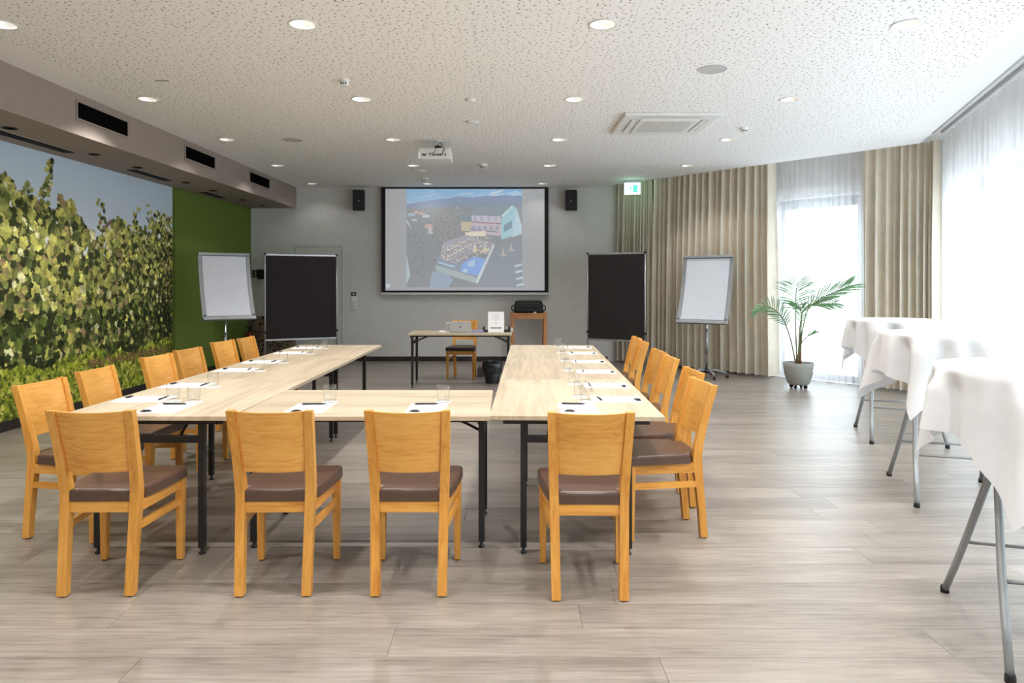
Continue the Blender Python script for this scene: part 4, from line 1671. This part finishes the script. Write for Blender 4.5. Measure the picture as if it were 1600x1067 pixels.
a, b = atd(414, 0, 11.2), atd(526, 0, 11.72)
pinboard('black felt pinboard on metal legs left of the projection screen', (a.x, a.y), (b.x, b.y), EYE - (533 - PY0) * 11.2 / F, EYE - (396.5 - PY0) * 11.2 / F)
a, b = atd(918.5, 0, 11.85), atd(1008, 0, 11.35)
pinboard('black felt pinboard on metal legs before the beige drapes', (a.x, a.y), (b.x, b.y), EYE - (533 - PY0) * 11.6 / F, EYE - (395 - PY0) * 11.6 / F)


def flipchart(label, loc, yaw, lean, Wd, H, zc, castors):
    root = thing('flip_chart', label, 'flip chart', (loc[0], loc[1], 0), yaw)
    # board local: x right, z up the board, front -y; leaning back about its centre
    Mx = T(0, -.085, zc, -lean)
    bow = lambda t: .045 * (1 - (2 * t - 1) ** 2)
    n = 10
    def sheet(x0, x1, t0, t1, y0, y1):
        fr, bk = [], []
        for i in range(n + 1):
            t = t0 + (t1 - t0) * i / n
            z = -H / 2 + H * t
            fr.append([(x0, y0 + bow(t), z), (x1, y0 + bow(t), z)])
            bk.append([(x0, y1 + bow(t), z), (x1, y1 + bow(t), z)])
        m = MB()
        m.grid(fr, mat=Mx).grid(list(reversed(bk)), mat=Mx)
        m.grid([[r[0] for r in bk], [r[0] for r in fr]], smooth=False, mat=Mx)
        m.grid([[r[1] for r in fr], [r[1] for r in bk]], smooth=False, mat=Mx)
        m.grid([fr[-1], bk[-1]], smooth=False, mat=Mx).grid([bk[0], fr[0]], smooth=False, mat=Mx)
        return m
    sheet(-Wd / 2, Wd / 2, 0, 1, 0, .018).build('board', 'alu', root)
    for s in (-1, 1):
        x0, x1 = (-Wd / 2, -Wd / 2 + .05) if s < 0 else (Wd / 2 - .05, Wd / 2)
        sheet(x0, x1, 0, 1, -.012, .0).build('side_frame', 'steel', root)
    sheet(-Wd / 2 + .055, Wd / 2 - .055, .045, .97, -.01, -.001).build('paper_pad', 'flip_paper', root)
    MB().rbox((-Wd / 2, -.03, H / 2 - .025), (Wd / 2, .02, H / 2 + .012), .004, mat=Mx).build('clamp_bar', 'steel', root)
    MB().rbox((-Wd / 2, -.045, -H / 2 - .02), (Wd / 2, .02, -H / 2 + .015), .004, mat=Mx).build('pen_tray', 'steel', root)
    for s in (-1, 1):
        MB().lathe([(0, 0), (.012, 0), (.012, .006), (0, .006)], 12, mat=Mx @ T(s * (Wd / 2 - .025), -.013, -H / 2 + .05, PI / 2)).build('knob', 'black_plastic', root)
    MB().tube([(0, .0, .1), (0, .0, zc - .05)], .017, 14).build('pole', 'chrome', root)
    MB().tube([(0, 0, .35), (0, 0, .75)], .022, 14).build('pole_sleeve', 'alu', root)
    MB().rbox((-.05, -.035 + .03, zc - .16), (.05, .035, zc - .04), .008).build('tilt_bracket', 'black_plastic', root)
    MB().lathe([(0, .07), (.05, .07), (.06, .1), (.04, .13), (.0, .135)], 16).build('hub', 'black_plastic', root)
    for k in range(5):
        an = 2 * PI * k / 5 + .35
        c, s = math.cos(an), math.sin(an)
        lg = MB().tube([(c * .03, s * .03, .11), (c * .15, s * .15, .115), (c * .3, s * .3, .075)], [.02, .018, .014], 8).build('foot', 'steel', root)
        m = MB()
        m.lathe([(0, -.012), (.022, -.012), (.026, -.008), (.026, .008), (.022, .012), (0, .012)], 14, mat=T(c * .3, s * .3, .026, PI / 2, 0, an))
        m.tube([(c * .3, s * .3, .03), (c * .3, s * .3, .08)], .007, 8)
        m.build('castor', 'black_plastic', lg)
    return root


p = atd(1104, 0, 10.75)
flipchart('flip chart on wheels with blank paper before the beige drapes', (p.x, p.y), math.radians(-32), math.radians(20), .765, 1.06, EYE - (452 - PY0) * 10.6 / F, True)
p = atd(352, 0, 9.95)
flipchart('flip chart with blank paper before the green felt panel', (p.x, p.y), math.radians(35), math.radians(20), .70, .96, EYE - (447 - PY0) * 9.85 / F, True)

# ================================================================== things on and around the presenter desk
DY = 9.63
def on_desk(px, d):
    return Vector(((px - PX0) * d / F, d, .75))


p = on_desk(719.5, 9.83)
root = thing('laptop', 'silver laptop open on the presenter desk, its lid towards the camera', 'laptop', p)
wl = 33.5 * 9.83 / F
MB().rbox((-wl / 2, .0, 0), (wl / 2, .21, .014), .005).build('keyboard_base', 'laptop', root)
lid = MB().rbox((-wl / 2, -.008, .0), (wl / 2, .0, .15), .003, mat=T(0, .0, .012, math.radians(12))).build('lid', 'laptop', root)
MB().lathe([(0, 0), (.011, .0), (.011, .001), (0, .001)], 14, mat=T(0, .0, .012, math.radians(12)) @ T(0, -.008, .072, PI / 2)).build('logo', 'logo', lid)
p = on_desk(746, 9.95)
tag(MB().rbox((-.09, -.1, 0), (.09, .1, .028), .004).build('folder', 'blue_paper', None, p), 'pale lilac folder lying right of the silver laptop', 'folder')
p = on_desk(775, 9.80)
root = thing('table_sign', 'upright white sheet in a stand on the presenter desk', 'sign', p)
ws, hs_ = 25 * 9.8 / F, 33 * 9.8 / F
MB().rbox((-ws / 2, -.003, .004), (ws / 2, .003, hs_), .001, mat=T(0, 0, 0, math.radians(-5))).build('sheet', 'paper', root)
MB().rbox((-ws / 2 + .01, -.03, 0), (ws / 2 - .01, .05, .005), .001).build('foot', 'glass', root)
m = MB()
Rm = T(0, 0, 0, math.radians(-5))
for k, (fz, fw_) in enumerate(((.86, .5), (.78, .5), (.72, .3), (.64, .62), (.56, .2), (.49, .3), (.42, .34))):
    m.box((-ws * fw_ / 2, -.0036, hs_ * fz), (ws * fw_ / 2, -.003, hs_ * fz + .004), mat=Rm)
m.build('text_lines', 'grey_print', root)
m = MB()
x_ = -ws * .34
while x_ < ws * .34:
    w_ = rnd.uniform(.006, .012)
    m.box((x_, -.0036, hs_ * .2 + rnd.uniform(-.002, .002)), (min(x_ + w_, ws * .35), -.003, hs_ * .27), mat=Rm)
    x_ += w_ + .003
m.build('bold_line', 'logo', root)
p = on_desk(776, 10.0)
root = thing('desk_organiser', 'black pen and card organiser behind the white table sign', 'organiser', p)
wo = 40 * 10 / F
for s in (-1, 1):
    MB().rbox((s * wo / 2 - .014, -.05, 0), (s * wo / 2 + .014, .06, .075), .003).build('end_holder', 'black_plastic', root)
MB().rbox((-wo / 2, -.04, 0), (wo / 2, .05, .03), .003).build('tray', 'black_plastic', root)
m = MB()
for k in range(5):
    m.tube([(-wo * .4 + k * .07, .0, .028), (-wo * .4 + k * .07 + .01, .02, .07)], .006, 6)
m.build('markers', 'offwhite', root)
MB().rbox((wo / 2 + .012, -.03, 0), (wo / 2 + .05, .04, .06), .004).build('card_box', 'offwhite', root)
p = on_desk(691, 9.86)
root = thing('desk_gadget', 'small white gadget with a thin bent arm on the desk left end', 'gadget', p)
MB().rbox((-.042, -.035, 0), (.042, .035, .026), .01).build('base', 'white', root)
MB().tube([(.025, 0, .02), (.055, 0, .045), (.066, 0, .09), (.075, 0, .128)], .005, 8).build('arm', 'offwhite', root)
MB().rbox((.06, -.02, .122), (.108, .02, .14), .006).build('head', 'white', root)

# tall narrow side table with a bag
dS = 12.4
a, b = atd(797.5, 490, dS), atd(855.5, 490, dS)
wS = b.x - a.x
hT = EYE - (489.5 - PY0) * dS / F
root = thing('side_table', 'tall oak side table against the back wall carrying a black bag', 'side table', ((a.x + b.x) / 2, dS, 0))
MB().rbox((-wS / 2, 0, hT - .028), (wS / 2, .45, hT), .004).build('tabletop', 'oak_dull', root)
m_ = .052
for sx in (-1, 1):
    for yy in (.005, .445 - m_ * 1.0):
        x_ = sx * (wS / 2 - m_ / 2 - .012)
        MB().rbox((x_ - m_ / 2 - .012 + .006, yy, 0), (x_ + m_ / 2 + .006, yy + m_, hT - .028), .004).build('leg', 'oak_dull', root)
for yy in (.015, .40):
    MB().rbox((-wS / 2 + .05, yy, hT - .10), (wS / 2 - .05, yy + .025, hT - .028), .002).build('apron', 'oak_dull', root)
wB = 48 * dS / F
hB = 19.5 * dS / F
root = thing('shoulder_bag', 'black nylon carrying bag lying on the tall side table', 'bag', ((a.x + b.x) / 2 + .0, dS + .22, hT + .001))
bm = bmesh.new()
bmesh.ops.create_cube(bm, size=1)
for v in bm.verts:
    t_ = .9 if v.co.z > 0 else 1
    v.co = Vector((v.co.x * wB * t_, v.co.y * .28 * t_, (v.co.z + .5) * hB))
bmesh.ops.bevel(bm, geom=list(bm.edges), offset=.045, segments=4, affect='EDGES', profile=.5)
zmin = min(v.co.z for v in bm.verts)
bm.verts.index_update()
MB().add([(v.co.x, v.co.y, v.co.z - zmin) for v in bm.verts], [[v.index for v in f.verts] for f in bm.faces], 0, True).build('body', 'black_cloth', root)
bm.free()
MB().tube([(-.12, -.142, hB * .42), (-.07, -.16, hB * .52), (.07, -.16, hB * .52), (.12, -.142, hB * .42)], .01, 8).build('handle', 'black', root)
MB().tube([(-wB * .44, -.12, hB * .72), (-.1, -.135, hB * .8), (.1, -.135, hB * .8), (wB * .44, -.12, hB * .72)], .004, 6).build('zip', 'grey_box', root)
for s in (-1, 1):
    MB().tube([(s * wB * .47, 0, hB * .62), (s * (wB / 2 + .03), -.02, hB * .5), (s * (wB / 2 + .03), -.02, hB * .25), (s * wB * .48, 0, hB * .1)], .013, 8).build('strap_loop', 'black', root)
MB().box((.07, -.155, .025), (.12, -.14, .075), mat=T(0, 0, 0, 0, .5)).build('name_tag', 'offwhite', root)

# waste bin
p = at(769, 600, 0)
root = thing('waste_bin', 'black waste bin lined with a dark bag under the presenter desk', 'waste bin', (p.x, p.y + .1, 0))
MB().lathe([(0, .002), (.095, .002), (.098, .01), (.135, .30), (.13, .30), (.094, .015), (0, .012)], 28).build('bucket', 'black_plastic', root)
rows = []
for i, (r_, z_) in enumerate(((.128, .2), (.131, .30), (.140, .312), (.148, .29), (.146, .22), (.139, .15))):
    row = []
    for k in range(40):
        an = 2 * PI * k / 40
        w_ = 1 + (.03 * math.sin(5 * an + i) + .02 * math.sin(11 * an + 2 * i)) * (i > 1)
        row.append((r_ * w_ * math.cos(an), r_ * w_ * math.sin(an), z_ + (.014 * math.sin(3 * an + i) if i != 0 else 0) + (.02 * math.sin(7 * an) if i == 5 else 0)))
    rows.append(row)
MB().grid(rows, close=True).build('bin_liner', 'bin_bag', root)
a, b = at(746, 588.5, 0), at(760.5, 588.5, 0)
root = thing('floor_box', 'dark grey box on the floor right of the desk chair', 'box', ((a.x + b.x) / 2, a.y, 0))
wq = (b.x - a.x) / 2
MB().rbox((-wq, 0, .004), (wq, .3, .14), .004).build('case', 'grey_box', root)
MB().box((-wq - .01, -.01, 0), (wq + .03, .31, .012)).build('base_plate', 'black', root)

# ================================================================== potted palm
p = at(1247.5, 606.5, 0)
PYl = p.y
k_ = p.y / F
root = thing('potted_palm', 'green palm in a round grey pot on wheels before the tall window', 'plant', (p.x, p.y, 0))
rt = 23 * k_
zt = EYE - (566 - PY0) * k_
MB().lathe([(0, .055), (rt * .62, .055), (rt * .72, .08), (rt * .9, .2), (rt * .97, .3), (rt, zt), (rt * .93, zt), (rt * .9, zt - .05), (0, zt - .05)], 36).build('pot', 'pot', root)
MB().lathe([(rt * .9, zt - .035), (rt * .5, zt - .028), (0, zt - .024)], 24).build('soil', 'soil', root)
for k in range(4):
    an = PI / 4 + k * PI / 2
    c, s = math.cos(an) * rt * .48, math.sin(an) * rt * .48
    m = MB().lathe([(0, -.013), (.022, -.013), (.027, -.008), (.027, .008), (.022, .013), (0, .013)], 14, mat=T(c, s, .027, PI / 2, 0, an))
    m.tube([(c, s, .03), (c, s, .058)], .008, 8)
    m.build('castor', 'black_plastic', root)


def frond(pix, dys, nl, ll, spread, roll, seed, start=.5, droop=.10, px_base=0.):
    """a palm frond: stalk from the soil through aimed points; pinnate leaflets on both sides"""
    R = random.Random(seed)
    cp = [Vector((px_base * k_, 0, zt - .03))]
    for (px, py), dy in zip(pix, dys):
        cp.append(Vector(((px - 1247.5) * k_, dy, EYE - (py - PY0) * k_)))
    # Catmull-Rom through the points
    ext = [cp[0] * 2 - cp[1]] + cp + [cp[-1] * 2 - cp[-2]]
    pts = []
    for i in range(1, len(ext) - 2):
        for q in range(8):
            t = q / 8
            p0_, p1_, p2_, p3_ = ext[i - 1:i + 3]
            pts.append(.5 * ((2 * p1_) + (p2_ - p0_) * t + (2 * p0_ - 5 * p1_ + 4 * p2_ - p3_) * t * t + (3 * p1_ - p0_ - 3 * p2_ + p3_) * t ** 3))
    pts.append(cp[-1])
    n = len(pts) - 1
    stem = MB().tube(pts, [.0105 * (1 - .75 * i / n) + .0015 for i in range(n + 1)], 8).build('stalk', 'stem', root)
    acc = [0.]
    for p0_, p1_ in zip(pts, pts[1:]):
        acc.append(acc[-1] + (p1_ - p0_).length)
    m = MB()
    for j in range(nl):
        q = (j + .5) / nl
        d_ = acc[-1] * (start + (1 - start) * q)
        i = max(k2 for k2 in range(n) if acc[k2] <= d_)
        f = (d_ - acc[i]) / (acc[i + 1] - acc[i])
        c = pts[i].lerp(pts[i + 1], f)
        d = (pts[i + 1] - pts[i]).normalized()
        side = d.cross(Vector((0, 0, 1)))
        if side.length < .25:
            side = Vector((1, 0, 0)) - d * d.x
        side.normalize()
        side = Matrix.Rotation(roll, 3, d) @ side
        length = ll * (math.sin(PI * (.16 + .70 * q)) ** .7) * R.uniform(.85, 1.12)
        for s in (-1, 1):
            an = spread * (1 - .45 * q) * R.uniform(.88, 1.1)
            dr = (side * s * math.sin(an) + d * math.cos(an) + Vector((0, 0, .10))).normalized()
            pos = c.copy()
            L_, R_ = [], []
            for k2 in range(6):
                t = k2 / 5
                wv = dr.cross(Vector((0, -1, .35))).normalized()
                w_ = .0078 * (math.sin(PI * (.14 + .85 * t)) ** .8) + .0006
                L_.append(pos + wv * w_)
                R_.append(pos - wv * w_)
                pos = pos + dr * (length / 5)
                dr = (dr + Vector((0, 0, -droop * (.5 + t)))).normalized()
            m.grid([[l, r] for l, r in zip(L_, R_)])
    m.build('leaflets', 'leaf', stem)
    return stem


frond([(1243, 500), (1243, 458), (1240, 439)], [0, -.02, -.16], 13, .33, 1.35, 0., 1, .62, .17, -2)
frond([(1254, 510), (1268, 474), (1318, 446)], [-.02, -.05, -.16], 15, .34, .62, 1.0, 2, .58, .07, 2)
frond([(1253, 515), (1262, 479), (1312, 474)], [.03, .04, .12], 14, .30, .80, .7, 3, .55, .12, 3)
frond([(1236, 530), (1222, 496), (1196, 478), (1174, 486)], [.02, .0, -.08, -.14], 18, .24, .95, .9, 4, .45, .13, -4)
frond([(1246, 520), (1247, 488), (1232, 472)], [-.06, -.10, -.22], 12, .22, .9, .3, 5, .6, .14, 0)
frond([(1252, 540), (1262, 527), (1275, 520)], [.02, .03, .05], 3, .14, .4, .5, 6, .75, .05, 2)
for k, (x_, y_) in enumerate(((-.02, .0), (.012, .02), (.02, -.02))):
    MB().tube([(x_, y_, zt - .04), (x_ * 1.1, y_, zt + .09), (x_ * 1.2, y_, zt + .17)], [.017, .014, .008], 8).build('sheath', 'stem_base', root)

# ================================================================== cocktail tables with cloths
def cocktail(cx, cy, R_, Ht, rot, half, seed, where):
    root = thing('cocktail_table', 'grey folding legs of the tall round table ' + where, 'table', (cx, cy, 0), rot)
    MB().lathe([(0, Ht - .026), (R_ - .01, Ht - .026), (R_, Ht - .018), (R_, Ht - .008), (R_ - .01, Ht), (0, Ht)], 48).build('tabletop', 'white', root)
    MB().lathe([(.0, Ht - .03), (.1, Ht - .03), (.1, Ht - .026)], 20).build('top_plate', 'steel', root)
    # two pairs of bent tube legs; pair axis along local y, pairs at local x -/+
    for sx in (-1, 1):
        for sy in (-1, 1):
            foot = Vector((sx * .30, sy * .39, .0))
            knee = Vector((sx * .265, sy * .20, .33))
            joint = Vector((sx * .225, sy * .035, .66))
            top_ = Vector((sx * .16, sy * .03, Ht - .03))
            pts = [foot + Vector((0, 0, .012)), foot.lerp(knee, .5), foot.lerp(knee, .9), knee, knee.lerp(joint, .12), knee.lerp(joint, .5), joint, joint.lerp(top_, .5), top_]
            lg = MB().tube(pts, .0155, 12).build('leg', 'steel', root)
            MB().lathe([(0, 0), (.019, 0), (.019, .022), (.016, .03)], 12, mat=T(foot.x, foot.y, 0)).build('foot_cap', 'black_plastic', lg)
        MB().tube([(sx * .225, -.07, .66), (sx * .225, .07, .66)], .018, 10).build('hinge', 'steel', root)
    for sy in (-1, 1):
        MB().tube([(-.27, sy * .215, .30), (.27, sy * .215, .30)], .008, 8).build('cross_brace', 'steel', root)
    # the cloth
    Rn = random.Random(seed)
    n = 240
    prof = []
    fold = []
    nf = [Rn.choice([5, 6, 7]) for _ in range(4)]
    ph = [Rn.uniform(0, 6.28) for _ in range(6)]
    rows = []
    rims = [(.0, 0), (R_ * .5, 0), (R_ * .9, 0), (R_ - .004, .0), (R_ + .003, -.002), (R_ + .007, -.008)]
    for r_, dz in rims:
        rows.append([(max(r_, .001) * math.cos(2 * PI * k / n), max(r_, .001) * math.sin(2 * PI * k / n), Ht + .003 + dz) for k in range(n)])
    steps = 16
    for i in range(1, steps + 1):
        t = i / steps
        row = []
        for k in range(n):
            th = 2 * PI * k / n
            q = (th % (PI / 2)) / (PI / 2)                     # 0 .. 1 between two flat sides; corner at .5
            sq = half / max(abs(math.cos(th)), abs(math.sin(th)))
            sq = min(sq, half * 1.40)
            drop = sq - R_ - .006
            s_ = drop * t
            cor = math.exp(-((q - .5) / .20) ** 2)
            fo = .55 * math.sin(13 * th + ph[0]) + .45 * math.sin(8 * th + ph[1]) + .3 * math.sin(21 * th + ph[2])
            fo += 1.1 * cor * math.cos((q - .5) * 2 * PI * 2.2 + .5 * math.sin(ph[3] + int(th / (PI / 2))))
            rise = min(1, s_ / .08)
            r_ = R_ + .008 + s_ * .11 + fo * (.028 + .07 * s_) * rise
            # cloth goes a little askew towards the hem
            th2 = th + .10 * s_ * math.sin(6 * th + ph[4]) * rise
            z = Ht + .003 - .008 - s_ * .955
            row.append((r_ * math.cos(th2), r_ * math.sin(th2), z))
        rows.append(row)
    o = MB().grid(rows, close=True).build('tablecloth', 'cloth', None, (cx, cy, 0), rot + math.radians(11))
    # hem
    tag(o, 'white square tablecloth hanging over the round table ' + where, 'tablecloth', 'white cloths on the cocktail tables')
    return root


cocktail(2.235, 2.84, .43, 1.10, math.radians(-17), .695, 41, 'nearest the camera at the right edge')
cocktail(3.06, 4.83, .43, 1.10, math.radians(-17), .70, 42, 'in the middle of the three')
cocktail(3.70, 6.62, .43, 1.10, math.radians(-17), .70, 43, 'farthest from the camera, near the palm')
